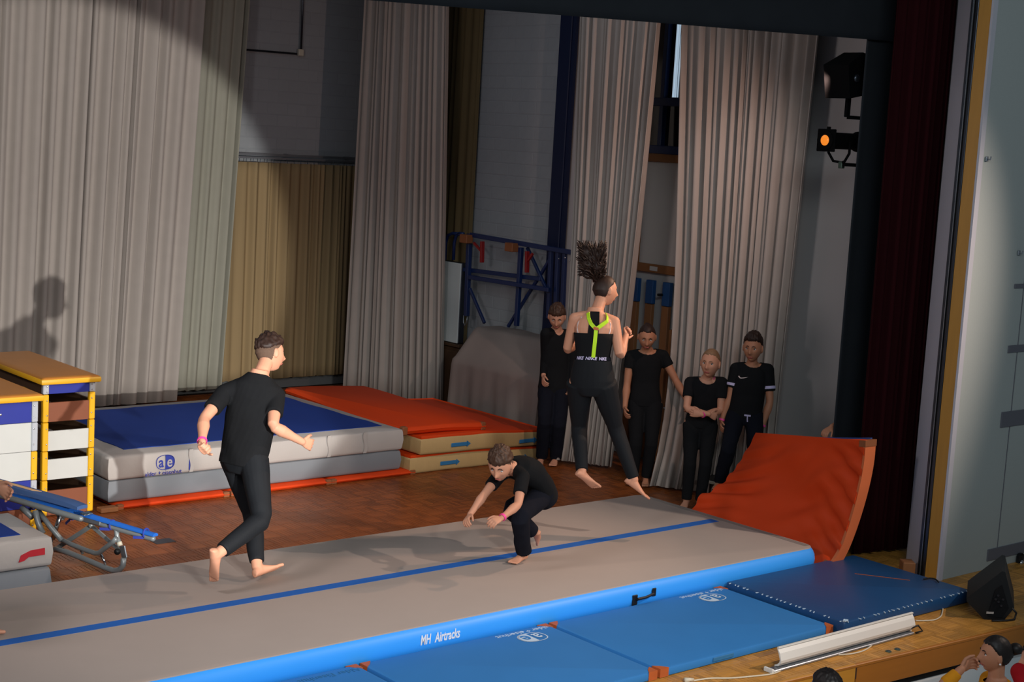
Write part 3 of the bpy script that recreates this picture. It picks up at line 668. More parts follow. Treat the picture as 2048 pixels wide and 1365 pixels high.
def wr2(u, v):
    """creases fanning in from both side edges"""
    q = 0
    q += .017*smoothstep(.34, .02, u)*ridge(40*(v-.75*u)+1.2*math.sin(5*u))*smoothstep(.05, .2, v)*smoothstep(.75, .55, v)
    q += .016*smoothstep(.62, .97, u)*ridge(36*(v+.75*(u-1))+.8*math.sin(7*u))*smoothstep(.05, .2, v)*smoothstep(.98, .85, v)
    return q
def wr(u, v):
    s_ = 0
    for (k, ph, a, lo, hi) in ((34, .3, .012, .0, .33), (24, 1.7, .012, .62, 1.02), (17, 2.6, .010, .30, .75)):
        m_ = smoothstep(lo-.08, lo+.05, u)*smoothstep(hi+.08, hi-.12, u)
        s_ += a*m_*math.sin(k*(v-.55*u)+ph+1.5*math.sin(4*u))*smoothstep(0, .15, v)*smoothstep(1.0, .8, v)
    s_ += .020*math.sin(12*(v+.45*u)+2)*smoothstep(.25, .5, u)*smoothstep(.95, .7, u)*smoothstep(.25, .5, v)*smoothstep(.98, .8, v)
    return s_*1.0+wr2(u, v)
sgn = 1 if np.dot(cm_nrm(.5, .5), (-1, -.5, .3)) > 0 else -1
def cm_f(u, v): return cm_mid(u, v)+sgn*cm_nrm(u, v)*(.034+wr(u, v))
def cm_b(u, v): return cm_mid(u, v)-sgn*cm_nrm(u, v)*.060
def cm_b2(u, v): return cm_mid(.96*u, v)-sgn*cm_nrm(.97*u, v)*.078
b = MB(); b.slab(cm_f, cm_b, 110, 90); b.build('orange_cover', M_ORANGE, cm, auto=60)
b = MB(); b.slab(lambda u, v: cm_mid(.96*u, v)-sgn*cm_nrm(.96*u, v)*.061+np.array((0, 0, .012*v)), lambda u, v: cm_b2(u, v)+np.array((0, 0, .012*v)), 20, 24); b.build('blue_backing', M_BACKB, cm, auto=60)
b = MB(); b.slab(lambda u, v: cm_mid(.988+.016*u, v)+sgn*cm_nrm(.98, v)*(.040), lambda u, v: cm_mid(.988+.016*u, v)-sgn*cm_nrm(.98, v)*.064, 3, 30); b.build('edge_welt', M_ORANGE2, cm, auto=60)
for v0, v1 in ((.93, 1.0), (0, .08)):
    b = MB(); b.slab(lambda u, v: cm_mid(.955+.052*u, v0+(v1-v0)*v)+sgn*cm_nrm(.98, .97 if v0 > .5 else .04)*(.043), lambda u, v: cm_mid(.955+.052*u, v0+(v1-v0)*v)-sgn*cm_nrm(.98, .97 if v0 > .5 else .04)*.067, 4, 4); b.build('corner_patch', M_CORNER, cm, auto=60)

# ================================================================ VAULTING BOXES
def vault(label, x0, x1, y0, y1, rows, gapped, seed, top_z, lid_over=.035):
    t = thing('vaulting_box', label, 'vaulting box', ((x0+x1)/2, (y0+y1)/2, 0), 'vaulting boxes')
    pw = .05; lid = .055; hz = top_z-lid
    # lid
    b = MB(); b.box(((x0+x1)/2, (y0+y1)/2-.01, top_z-.030), (x1-x0+2*lid_over, y1-y0+2*lid_over, .048), bev=.014, seg=2); b.build('lid_rim', M_VRIM, t, auto=40)
    b = MB(); rs = []
    for z, i in ((top_z-.012, .006), (top_z-.004, .010), (top_z+.004, .03), (top_z+.006, .07)): rs.append([(x, y, z) for x, y in rrect(x0-lid_over+i, x1+lid_over-i, y0-lid_over+i-.01, y1+lid_over-i-.01, .02)])
    b.rings(rs); b.build('padded_top', M_VTOP, t, auto=50)
    z = hz
    for r, (c, h, gap, pc) in enumerate(rows):
        z1 = z; z0 = z-h
        for cx, sx in ((x0+pw/2, -1), (x1-pw/2, 1)):
            for cy, sy in ((y0+.02, -1), (y1-.02, 1)):
                b = MB(); b.box((cx, cy, (z0+z1)/2), (pw, .045, h-.004), bev=.006); p_ = b.build('corner_post', pc, t)
                if sy < 0:
                    for zz in (z0+.25*h, z0+.78*h):
                        b = MB(); b.sphere((cx-.008*sx, y0-.004, zz), (.007, .004, .007), nu=8, nv=5); b.build('bolt', M_BOLT, p_, smooth=True)
        zp1 = z1-gap
        b = MB(); b.box(((x0+x1)/2, y0+.02, (z0+zp1)/2), (x1-x0-2*pw+.004, .02, zp1-z0-.003), bev=.002); b.build('end_panel', c, t)
        b = MB(); b.box(((x0+x1)/2, y1-.02, (z0+zp1)/2), (x1-x0-2*pw+.004, .02, zp1-z0-.003), bev=.002); b.build('end_panel', M_CABW if gapped else c, t)
        for sx, xx in ((0, x0+.012), (1, x1-.012)):
            b = MB(); b.box((xx, (y0+y1)/2, (z0+zp1)/2), (.02, y1-y0-.085, zp1-z0-.003), bev=.002); b.build('side_panel', M_CABW if gapped else c, t)
        z = z0
    return t
vault('taller vaulting box with gapped white and brown panels, beside the crash mat', -4.68, -4.225, 4.33, 5.75,
      [(M_VBLUE, .085, 0, M_VGREY), (M_VBROWN, .235, .07, M_VYEL), (M_VWHITE, .245, .075, M_VYEL), (M_VWHITE, .245, .07, M_VYEL), (M_VBROWN, .305, .09, M_VYEL)], True, 1, 1.175)
v1 = vault('lower vaulting box with closed blue and white panels at the left edge', -5.42, -4.87, 3.98, 5.45,
      [(M_VBLUE, .175, .0, M_VGREY), (M_VWHITE, .235, 0, M_VGREY), (M_VWHITE, .235, 0, M_VYEL), (M_VBLUE, .23, 0, M_VGREY), (M_VBROWN, .185, 0, M_VYEL)], False, 2, 1.115)
b = MB(); b.sphere((-5.17, 3.993, .965), (.012, .006, .012), nu=10, nv=6); b.build('bolt', M_BOLT, v1, smooth=True)
for x, z in ((-5.20, .115), (-5.11, .12), (-5.06, .07)):
    b = MB(); b.sphere((x, 3.993, z), (.011, .006, .011), nu=10, nv=6); b.build('bolt', M_BOLT, v1, smooth=True)
bl = MB(); bl.box((-4.12, 4.27, .022), (.16, .09, .04), bev=.005); tag(bl.build('wooden_block', M_POST), 'small wooden block on the parquet at the foot of the taller vaulting box', 'block')

# ================================================================ MINI TRAMPOLINE
mt = thing('mini_trampoline', 'grey tubular mini trampoline with blue pad in front of the vaulting boxes', 'trampoline', (-5.0, 2.9, 0))
A = np.array((-4.80, 2.12, .372)); B = np.array((-5.30, 3.62, .415))
AX = nrm(B-A); SD = nrm(np.cross(AX, (0, 0, 1)));  SD = SD if SD[0] < 0 else -SD      # SD: towards -x
L_ = np.linalg.norm(B-A)
def mp(t, s_, z): q = A+AX*t*L_+SD*s_; return np.array((q[0], q[1], q[2]+z))
b = MB(); b.tube([A, B], .022, 12, round_ends=True); b.build('frame_rail', M_TUBE, mt, smooth=True)
b = MB(); b.tube([mp(.40, .09, .03), mp(1, .09, .03)], .022, 12, round_ends=True); b.build('frame_rail', M_TUBE, mt, smooth=True)
b = MB(); b.tube([mp(1, 0, 0), mp(1, .09, .03)], .022, 12); b.build('frame_end', M_TUBE, mt, smooth=True)
b = MB(); b.slab(lambda u, v: mp(.0-.02+1.0*v, -.02+.05*u, .040+.012*math.sin(math.pi*u)-.012*math.cos(6*v)*.3), lambda u, v: mp(-.02+1.0*v, -.02+.05*u, .024), 5, 20); b.build('edge_pad', M_TRAMPB, mt, smooth=False, auto=60)
b = MB(); b.slab(lambda u, v: mp(.42+.60*v, -.005+.10*u, .122+.006*math.sin(math.pi*u)-.012*smoothstep(.12, 0, v)), lambda u, v: mp(.42+.60*v, -.005+.10*u, .088), 8, 16); b.build('bed_pad', M_TRAMPD, mt, auto=50)
b = MB(); b.slab(lambda u, v: mp(.70+.32*v, .035+.03*u*min(1, v*6+.15), .131), lambda u, v: mp(.70+.32*v, .035+.03*u*min(1, v*6+.15), .122), 3, 8); b.build('tan_stripe', M_TAN, mt)
for k in range(7):
    b = MB(); p0 = mp(.405, .01+.012*k, .065); p1 = mp(.375, .012+.012*k, .058); b.tube([p0+(p1-p0)*i/12+np.array((0, 0, .006*(i % 2))) for i in range(13)], .0045, 6); b.build('spring', M_CHROME, mt, smooth=True)
def px_on(px, py, off=0.0):
    """point on the near frame plane of the trampoline"""
    o, d = ray(px, py); n = np.array((-SD[0], -SD[1], 0.)); return o+d*(np.dot(A+SD*(off)-o, n)/np.dot(d, n))
Z4 = lambda x, y: (x/5.2514, 940+y/5.25)
def zp(x, y, off=.0): return px_on(*Z4(x, y), off)
for pts, r, nm, m in (([zp(575, 835), zp(700, 865), zp(900, 945), zp(1100, 1030), zp(1195, 1062), zp(1258, 1050), zp(1292, 1005), zp(1300, 930)], .021, 'floor_tube', M_TUBE),
                      ([zp(640, 735, .03), zp(760, 790, .03), zp(900, 845, .03), zp(1000, 878, .03), zp(1045, 872, .03), zp(1120, 810, .03), zp(1185, 760, .03), zp(1222, 720, .03)], .018, 'brace_tube', M_TUBE),
                      ([zp(845, 828), zp(870, 885)], .011, 'floor_strut', M_TUBE), ([zp(1058, 885), zp(1110, 1000)], .011, 'floor_strut', M_CHROME),
                      ([zp(635, 480), zp(555, 725)], .018, 'leg_post', M_CHROME), ([zp(640, 470), zp(520, 800)], .013, 'leg_inner_post', M_TUBE),
                      ([zp(1222, 620), zp(1228, 700), zp(1258, 790)], .018, 'leg_post', M_TUBE), ([zp(1250, 760), zp(1262, 800)], .020, 'leg_sleeve', M_CABLEW),
                      ([zp(370, 430, .10), zp(400, 560, .10), zp(450, 670, .10)], .022, 'rear_tube', M_TUBE), ([zp(400, 430, .04), zp(520, 590, .04), zp(650, 745, .04)], .020, 'rear_tube', M_TUBE),
                      ([zp(230, 400, .08), zp(340, 500, .08)], .024, 'rear_tube', M_TUBE)):
    b = MB(); b.tube(pts, r, 10); b.build(nm, m, mt, smooth=True)
for a_, c_ in (((958, 590), (560, 850)), ((962, 590), (1275, 860))):
    b = MB(); b.bar(zp(*a_, -.03), zp(*c_, -.03), .010, .034, bev=.003); b.build('flat_brace', M_TUBE, mt)
b = MB(); b.bar(zp(1285, 800, -.03), zp(1310, 930, -.03), .012, .055, bev=.004); b.build('hinge_plate', M_STEELL, mt)
b = MB(); b.bar(zp(890, 505, -.0), zp(1078, 550, -.0), .050, .056, bev=.008); b.build('clamp_sleeve', M_STEELL, mt)
b = MB(); b.box(zp(1100, 553, -.01), (.02, .05, .03), bev=.005); b.build('clamp_lever', M_CHROME, mt)
for x, y in ((655, 500), (1238, 640), (958, 583), (620, 470)):
    b = MB(); b.sphere(zp(x, y, -.03), (.022, .022, .024), nu=12, nv=8); b.build('joint', M_TUBE, mt, smooth=True)
b = MB(); b.sphere(zp(418, 527, .05), .028, nu=14, nv=10); b.build('knob', M_KNOB, mt, smooth=True)
b = MB(); b.sphere(zp(1232, 862, .03), .024, nu=12, nv=8); b.build('knob', M_BLK, mt, smooth=True)
for i, (x, y, q) in enumerate(((352, 372, 0), (764, 478, 1), (1180, 580, 0), (1535, 668, 0))):
    c = zp(x, y, -.0); b = MB(); b.tube([c+np.array((math.cos(a)*.0-SD[0]*math.cos(a)*.028, -SD[1]*math.cos(a)*.028, math.sin(a)*.034)) for a in [k*2*math.pi/12 for k in range(13)]], .007, 6)
    if q: b.bar(c+np.array((-.02, 0, -.03)), zp(690, 565, -.03), .004, .020)
    else: b.bar(c+np.array((-.02, 0, -.03)), c+np.array((-.07, .06, -.035)), .004, .020)
    b.build('pad_strap', M_PRINTB, mt)
b = MB(); b.box(on_z(326, 1083, .0015), (.17, .12, .003)); tag(b.build('floor_plate', M_STEEL), 'small dark floor plate set in the parquet right of the mini trampoline', 'plate')

# ================================================================ RIGHT WALL: BAR FRAME, CABINETS, COVERED PIANO, BOARD, POSTS
X = 1.62
Z2 = lambda x, y: (870+x/3.25, 440+y/3.25)
def fp(x, y, xx=X): return on_x(*Z2(x, y), xx)
fr = thing('bar_frame', 'dark blue welded steel frame against the white brick wall', 'frame', (X, 6.0, 1.1))
def fbar(a, c, r, nm='frame_tube', m=M_BLUESTEEL, xx=X):
    b = MB(); b.bar(fp(*a, xx), fp(*c, xx), r, r, up=(1, 0, 0), bev=.004); return b.build(nm, m, fr)
fbar((235, 97), (890, 212), .052, 'top_rail'); fbar((225, 90), (205, 625), .055, 'upright'); fbar((560, 180), (530, 690), .050, 'upright')
fbar((168, 320), (690, 385), .048, 'middle_rail', xx=X+.05); fbar((225, 372), (745, 455), .048, 'middle_rail', xx=X-.05)
fbar((600, 180), (745, 495), .034, 'diagonal', xx=X+.05); fbar((755, 245), (475, 695), .034, 'diagonal', xx=X+.07); fbar((225, 445), (322, 672), .034, 'diagonal')
for x in (755, 800, 845): fbar((x, 200), (x-18, 640), .045, 'end_upright', xx=X+.02)
for x, y in ((805, 252), (845, 247), (877, 264)):
    b = MB(); b.sphere(fp(x, y, X-.03), .009, nu=8, nv=6); b.build('bolt', M_BOLT, fr, smooth=True)
for dx in (0, 55):
    b = MB(); b.tube([fp(65+dx, 260), fp(70+dx, 150), fp(85+dx, 100), fp(115+dx*.8, 88), fp(170+dx*.3, 92)], .020, 10); b.build('hook_loop', M_BLUESTEEL, fr, smooth=True)
for x, y in ((165, 95), (460, 150)):
    b = MB(); c0 = fp(x+38, y+28, X-.06); b.box(c0, (.10, .14, .10), bev=.006); b.build('end_block', M_CORNER, fr)
for (x, y, dg) in ((308, 140, 1), (600, 205, 0)):
    b = MB(); b.bar(fp(x, y, X-.05), fp(x-3, y+138, X-.05), .03, .05, up=(1, 0, 0), bev=.003)
    if dg: b.bar(fp(x-55, y+10, X-.05), fp(x-5, y+65, X-.05), .025, .025, up=(1, 0, 0))
    else: b.bar(fp(x+35, y+15, X-.05), fp(x+5, y+60, X-.05), .025, .025, up=(1, 0, 0))
    b.build('red_bracket', M_REDB, fr, label='red bracket')
b = MB(); b.tube([fp(186, 622, X), fp(184, 665, X), fp(194, 688, X), fp(206, 665, X), fp(210, 625, X)], .007, 6); b.build('chain_loop', M_STEELL, fr, smooth=True)
# wall cabinet and low cupboard
ca, cz = on_x(924, 527, 1.62), on_x(922, 690, 1.62); YC = float(ca[1]); Z0, Z1 = float(cz[2]), float(ca[2])
cb = thing('wall_cabinet', 'flat white cabinet standing on a dark cupboard beside the gathered curtain', 'cabinet', (1.67, YC+.3, Z0))
b = MB(); b.box((1.672, YC+.31, (Z0+Z1)/2), (.085, .60, Z1-Z0), bev=.006); b.build('body', M_STEEL, cb)
b = MB(); b.box((1.620, YC+.31, (Z0+Z1)/2), (.016, .60, Z1-Z0-.01), bev=.004); b.build('door', M_CAB, cb)
cp = thing('low_cupboard', 'dark wooden cupboard below the flat white cabinet', 'cupboard', (1.66, YC+.3, 0))
b = MB(); b.box((1.685, YC+.30, (Z0-.05)/2), (.13, .66, Z0-.05), bev=.006); b.build('body', M_CABW, cp)
b = MB(); b.box((1.67, YC+.30, Z0-.022), (.17, .72, .035), bev=.005); b.build('top_board', M_CABW, cp)
for y in (.14, .46):
    b = MB(); b.box((1.612, YC+y, Z0/2), (.016, .30, Z0-.18), bev=.004); d_ = b.build('door', M_CABW, cp); b = MB(); b.sphere((1.597, YC+(y+.1 if y < .3 else y-.1), .45), .013, nu=8, nv=6); b.build('knob', M_STEEL, d_)
# piano under dust cover
prof = [(1.00, .012), (1.015, .35), (1.02, .72), (1.035, .785), (1.08, .82), (1.20, .965), (1.33, 1.12), (1.37, 1.145), (1.42, 1.15), (1.70, 1.15), (1.76, 1.13), (1.775, 1.05), (1.78, .5), (1.78, .012)]
b = MB(); rs = []
ys = [4.66+i*(1.56/40) for i in range(41)]
for y in ys:
    e = min(smoothstep(4.66, 4.72, y), smoothstep(6.22, 6.16, y)); R_ = []
    for x, z in prof:
        k = smoothstep(.80, .15, z)
        f_ = .022*k*(math.sin(13*y)+.6*math.sin(29*y+1)); sag = -.012*smoothstep(.8, .95, z)*math.sin(6*y)**2
        R_.append((x+(f_ if x < 1.4 else 0)+(1-e)*.02*(1 if x < 1.4 else -1), y, z*(1-.012*(1-e))+sag))
    rs.append(R_)
b.rings(rs); tag(b.build('covered_piano', M_COVER, auto=60), 'upright piano hidden under a grey cloth dust cover by the brick wall', 'covered piano')
# board with wooden rails, posts with blue tips
wbd = thing('wall_board', 'white board framed by wooden rails below the window', 'board', (1.80, 3.8, 2.0))
b = MB(); b.box((1.83, 3.75, 2.66), (.02, 1.3, 1.15)); b.build('panel', M_PANELW, wbd)
b = MB(); b.box((1.815, 3.75, 3.225), (.05, 1.4, .085), bev=.006); b.build('top_rail', M_WPLANK, wbd)
b = MB(); b.box((1.815, 3.75, 2.06), (.05, 1.4, .09), bev=.006); rl_ = b.build('bottom_rail', M_WPLANK, wbd)
b = MB(); b.box((1.788, 3.80, 2.06), (.006, .11, .045)); b.build('label_plate', M_PANELW, rl_)
for y in (4.08,):
    b = MB(); b.box((1.815, y, 2.65), (.04, .05, 1.2)); b.build('side_rail', M_WPLANK, wbd); b = MB(); b.sphere((1.785, y-.01, 2.42), .018, nu=8, nv=6); b.build('peg', M_BLK, wbd)
for y, wh in ((4.055, 'left'), (3.83, 'middle'), (3.585, 'right')):
    t = thing('climbing_post', {'left': 'wooden post with blue tip on the right wall, left one of three', 'middle': 'wooden post with blue tip on the right wall, middle one of three', 'right': 'wooden post with blue tip and black peg, next to the wide grey curtain'}[wh], 'post', (1.79, y, 0), 'wooden posts with blue tips')
    b = MB(); b.box((1.80, y, .85), (.05, .10, 1.66), bev=.005); b.build('shaft', M_POST, t)
    b = MB(); b.box((1.80, y, 1.81), (.056, .106, .25), bev=.005); b.build('blue_tip', M_BLUETIP, t)
    if wh == 'right':
        b = MB(); b.tube([(1.80, y+.04, 1.80), (1.72, y+.06, 1.80)], .015, 8); b.build('peg', M_BLK, t)
t = thing('door_post', 'brown wooden post with black handle behind the girl with the outstretched arm', 'post', (1.55, 3.30, 0))
b = MB(); b.box((1.62, 3.27, .75), (.07, .10, 1.46), bev=.006); b.build('shaft', M_POST, t)
b = MB(); b.box((1.66, 3.12, .80), (.04, .22, .08), bev=.004); b.build('crosspiece', M_WPLANK, t)
b = MB(); b.tube([on_x(1340, 827, 1.5), on_x(1362, 825, 1.5)], .022, 10, round_ends=True); b.tube([on_x(1358, 826, 1.5), (1.60, 3.2, .65)], .012, 8); b.build('handle', M_BLK, t, smooth=True)
for z in (.50, .66): 
    b = MB(); b.sphere((1.57, 3.29, z), .014, nu=8, nv=6); b.build('bolt', M_BOLT, t, smooth=True)
b = MB(); b.tube([on_x(1352, 862, 1.45), on_x(1335, 890, 1.42), on_x(1300, 975, 1.36)], .013, 8, round_ends=True); tag(b.build('dark_pole', M_BLK, smooth=True), 'thin dark pole leaning by the curtain hem between the two girls', 'pole')
# low bench the boy with sleeve bands stands on
BZ = .205
e0, e1 = on_z(1413, 961, BZ), on_z(1502, 978, BZ); ev = nrm(e1-e0); en = np.array((-ev[1], ev[0], 0)); en = en if en[0]+en[1] > 0 else -en
bc = (e0+e1)/2+en*.17
dl = thing('low_bench', 'low dark bench with a pale edge under the boy with sleeve bands', 'bench', (bc[0], bc[1], 0))
RB = np.column_stack([ev, en, (0, 0, 1)])
b = MB(); b.box(bc-np.array((0, 0, .012)), (np.linalg.norm(e1-e0)+.16, .33, .022), R=RB, bev=.004); b.build('platform', M_BLK, dl)
b = MB(); b.box((e0+e1)/2-np.array((0, 0, .014)), (np.linalg.norm(e1-e0)+.16, .018, .028), R=RB, bev=.003); b.build('edge_strip', M_CABLEW, dl)
for a_ in (-.30, .30):
    for c_ in (-.12, .12):
        b = MB(); q = bc+ev*a_*.9+en*c_; b.tube([(q[0], q[1], 0), (q[0], q[1], BZ-.02)], .02, 10); b.build('leg', M_STEEL, dl, smooth=True)
SHP = e1-ev*.10+en*.07
sh = thing('white_shoe', 'pale shoe standing on the low bench next to the orange mat', 'shoe', tuple(SHP))
b = MB(); b.rings([[(SHP[0]+a*.10, SHP[1]+c*.042*k, z) for a, c in [(math.cos(q), math.sin(q)) for q in [i*2*math.pi/16 for i in range(16)]]] for z, k in ((BZ+.001, 1), (BZ+.022, 1.05), (BZ+.024, 1.0))]); b.build('sole', M_WHITE, sh)
b = MB(); b.rings([[(SHP[0]+a*.095*s_+dx, SHP[1]+c*.04*s_, z) for a, c in [(math.cos(q), math.sin(q)) for q in [i*2*math.pi/16 for i in range(16)]]] for z, s_, dx in ((BZ+.024, 1, 0), (BZ+.049, .9, .01), (BZ+.074, .55, .045), (BZ+.086, .4, .055))]); b.build('upper', M_SOFTG, sh, smooth=True)

# ================================================================ STAGE LAMPS
def lamp_profile():
    t = thing('profile_spotlight', 'black profile spotlight with glowing orange lens beside the black masking drape', 'spotlight', (.75, .72, 3.4))
    c0 = np.array((.60, .72, 3.475)); ax = nrm((-1, .0, -.01)); b = MB()
    b.tube([c0-ax*x for x in (-.012, 0, .06, .061, .42, .43, .60)], [.083, .085, .085, .070, .070, .088, .088], 20); b.build('barrel', M_LAMPB, t, auto=40)
    b = MB(); b.box(c0-ax*.01, (.02, .19, .19), bev=.006); b.box(c0-ax*.03+np.array((0, 0, .10)), (.03, .02, .03)); b.build('filter_frame', M_LAMPB, t)
    b = MB(); b.sphere(c0+ax*.006, (.016, .048, .048), nu=20, nv=12); b.build('lens', M_LAMPG, t, smooth=True)
    b = MB(); b.tube([c0+np.array((.20, -.10, 0)), c0+np.array((.19, -.11, -.10)), c0+np.array((.20, -.06, -.17)), c0+np.array((.24, .0, -.18)), c0+np.array((.20, .06, -.17)), c0+np.array((.19, .11, -.10)), c0+np.array((.20, .10, 0))], .012, 8); b.build('yoke', M_LAMPB, t, smooth=True)
    b = MB(); b.box(c0+np.array((.24, 0, -.20)), (.05, .04, .06), bev=.006); b.build('clamp', M_SOCK, t)
    return t
lamp_profile()
t = thing('flood_lamp', 'black box floodlight high beside the black masking drape', 'spotlight', (.75, .66, 3.9))
c0 = np.array((.72, .66, 4.0)); R_ = Matrix.Rotation(math.radians(-12), 3, 'Y')
b = MB(); P = []
for x, hy, z0, z1 in ((-.12, .13, -.15, .13), (.12, .10, -.16, .20), (.30, .08, -.12, .14)):
    P.append([tuple(c0+np.array(R_ @ Vector(q))) for q in ((x, -hy, z0), (x, hy, z0), (x, hy, z1), (x, -hy, z1))])
b.rings(P); b.build('housing', M_LAMPB, t)
b = MB(); b.box(c0+np.array((-.115, 0, -.01)), (.012, .22, .24), R=R_, bev=.004); b.build('front_glass', M_LAMPB, t)
b = MB(); b.sphere(c0+np.array((-.02, -.128, 0)), (.035, .02, .035), nu=12, nv=8); b.build('side_knob', M_STEEL, t, smooth=True)
b = MB(); b.bar(c0+np.array((.06, 0, -.16)), c0+np.array((.06, 0, -.32)), .05, .03, up=(0, 1, 0), bev=.004); b.build('mount_bar', M_LAMPB, t)
t = thing('lamp_stand', 'black steel pipe carrying the two stage lamps behind the masking drape', 'stand', (1.02, .64, 0))
b = MB(); b.tube([(1.02, .64, .02), (1.02, .64, 4.6)], .024, 12); b.build('pipe', M_LAMPB, t, smooth=True)
b = MB(); b.tube([(1.02, .64, 0), (1.02, .64, .03)], [.16, .15], 20); b.build('base_plate', M_LAMPB, t)
for z in (3.28, 3.68):
    b = MB(); b.bar((1.02, .64, z), (.82, .68, z), .03, .03); b.build('arm', M_LAMPB, t)

# ================================================================ APRON THINGS
fl = thing('footlight_reflector', 'long white footlight reflector on the stage edge in front of the blue mats', 'reflector', (-1.36, -1.40, 0))
pr = [(y-.065, z*.92) for y, z in [(-1.325, .022), (-1.355, .03), (-1.375, .055), (-1.378, .075), (-1.362, .125), (-1.345, .150), (-1.352, .160), (-1.350, .166), (-1.335, .166), (-1.338, .150), (-1.352, .120), (-1.366, .075), (-1.362, .06), (-1.345, .04), (-1.325, .032)]]
b = MB(); b.rings([[(x, y-.0, z) for y, z in pr] for x in (-2.13, -.66)]); b.build('reflector_shell', M_WHITEP, fl)
b = MB(); b.box((-1.44, -1.418, .010), (1.53, .065, .018), bev=.004); b.build('base_channel', M_STEELL, fl)
b = MB(); b.box((-2.215, -1.415, .016), (.02, .075, .03), bev=.004); b.build('end_cap', M_WHITEP, fl)
b = MB(); b.tube([(-.70, -1.435, .05), (-.63, -1.445, .06), (-.60, -1.465, .02), (-.66, -1.45, .012)], .007, 6); b.build('end_bracket', M_BLK, fl, smooth=True)
Z7 = lambda x, y: (1500+x/3.737, 1080+y/3.737)
def cable(name, label, pts, r, m, zz=.006):
    q = [on_z(*Z7(*p), zz) for p in pts]; q = [curve(q, i/(len(q)*6)) for i in range(len(q)*6+1)]; b = MB(); b.tube(q, r, 7); return tag(b.build(name, m, smooth=True), label, 'cable')
cw = thing('power_cable', 'white power cable with plug along the stage edge below the reflector', 'cable', (-2.0, -1.5, 0))
q = [on_z(*Z7(*p), .006) for p in ((-440, 1058), (-300, 1038), (-150, 1036), (0, 1024), (180, 1000), (300, 940), (420, 895), (550, 866), (700, 860), (780, 850), (850, 830), (905, 795), (932, 752))]
q = [curve(q, i/80) for i in range(81)]; b = MB(); b.tube(q, .0055, 7); b.build('cord', M_CABLEW, cw, smooth=True)
b = MB(); b.tube([q[0]+np.array((-.05, .01, .012)), q[0]+np.array((.02, 0, .006))], [.017, .010], 10); b.build('plug', M_CABLEW, cw, smooth=True)
cable('power_cable', 'short white cable loop behind the right end of the reflector', ((1010, 722), (1070, 718), (1130, 715), (1180, 700), (1203, 680), (1190, 665)), .005, M_CABLEW)
cable('power_cable', 'white cable running from the navy mat to the reflector end', ((1238, 606), (1310, 606), (1380, 600), (1425, 575), (1437, 545), (1442, 508)), .005, M_CABLEW)
cable('power_cable', 'thin black cable arched on the navy mat by the wooden jamb', ((1300, 295), (1340, 288), (1385, 296), (1410, 318)), .006, M_BLK, .112)
cable('power_cable', 'pale cable end peeking out beside the foot of the orange upright mat', ((650, 142), (690, 138), (730, 146), (770, 150)), .006, M_CABLEW, .02)
for x, y, wh in ((1035, 838, 'left'), (1102, 822, 'right')):
    c = on_z(*Z7(x, y), 0); t = thing('floor_socket', {'left': 'round green floor socket cover on the apron, farther from the loudspeaker', 'right': 'round green floor socket cover on the apron, nearer the loudspeaker'}[wh], 'socket', (c[0], c[1], 0), 'floor socket covers')
    b = MB(); b.tube([c+np.array((0, 0, .0)), c+np.array((0, 0, .006))], [.022, .020], 16); b.build('cover_plate', M_SOCK, t); b = MB(); b.tube([c+np.array((0, 0, .006)), c+np.array((0, 0, .009))], [.013, .012], 12); b.build('lid', M_STEEL, t)
# wedge loudspeaker
sp = thing('stage_monitor', 'black wedge loudspeaker lying on the stage apron by the grey wall', 'loudspeaker', (.25, -1.3, 0))
hx = np.array((.80, -.60, 0)); dp = np.array((.845, .535, 0)); O_ = on_z(1968, 1240, 0)
poly = [(a_*.80, c_*.96) for a_, c_ in ((0, 0), (.19, 0), (.275, .10), (.155, .385), (.125, .39), (-.185, .165), (-.18, .14))]
b = MB(); P0 = [O_+hx*a+np.array((0, 0, c)) for a, c in poly]; b.rings([P0, [p+dp*.50 for p in P0]]); b.build('cabinet', M_BLK, sp)
b = MB(); P1 = [O_+hx*a*.8+np.array((0, 0, c*.96)) for a, c in ((-.135, .185), (.115, .368), (.110, .375), (-.14, .192))]; b.rings([[p+dp*.03 for p in P1], [p+dp*.47 for p in P1]]); b.build('front_grille', M_BLACKC, sp)
b = MB(); P1 = [O_+hx*a*.8+np.array((0, 0, c*.96))-dp*.006 for a, c in ((.03, .03), (.17, .02), (.225, .10), (.14, .28), (.08, .24))]; b.rings([P1, [p+dp*.008 for p in P1]]); b.build('rear_panel', M_BLACKC, sp)
for a, c in ((.09, .17), (.12, .15), (.15, .12), (.11, .20), (.16, .17)):
    b = MB(); b.tube([O_+hx*a*.8+np.array((0, 0, c*.96)), O_+hx*a*.8+np.array((0, 0, c*.96))-dp*.018], .009, 10); b.build('connector', M_STEEL, sp)
b = MB(); b.box(O_+hx*.04+np.array((0, 0, .055))-dp*.004, (.055, .004, .016), R=Matrix.Rotation(-.6435, 3, 'Z')); b.build('badge', M_SOFTG, sp)
b = MB(); b.tube([O_+hx*.20+np.array((0, 0, .10)), O_+hx*.24+np.array((0, 0, .06)), O_+hx*.23+np.array((0, 0, .01)), O_+hx*.17-dp*.03+np.array((0, 0, .008)), O_+hx*.06-dp*.05+np.array((0, 0, .008))], .008, 7); b.build('cable', M_BLK, sp, smooth=True)
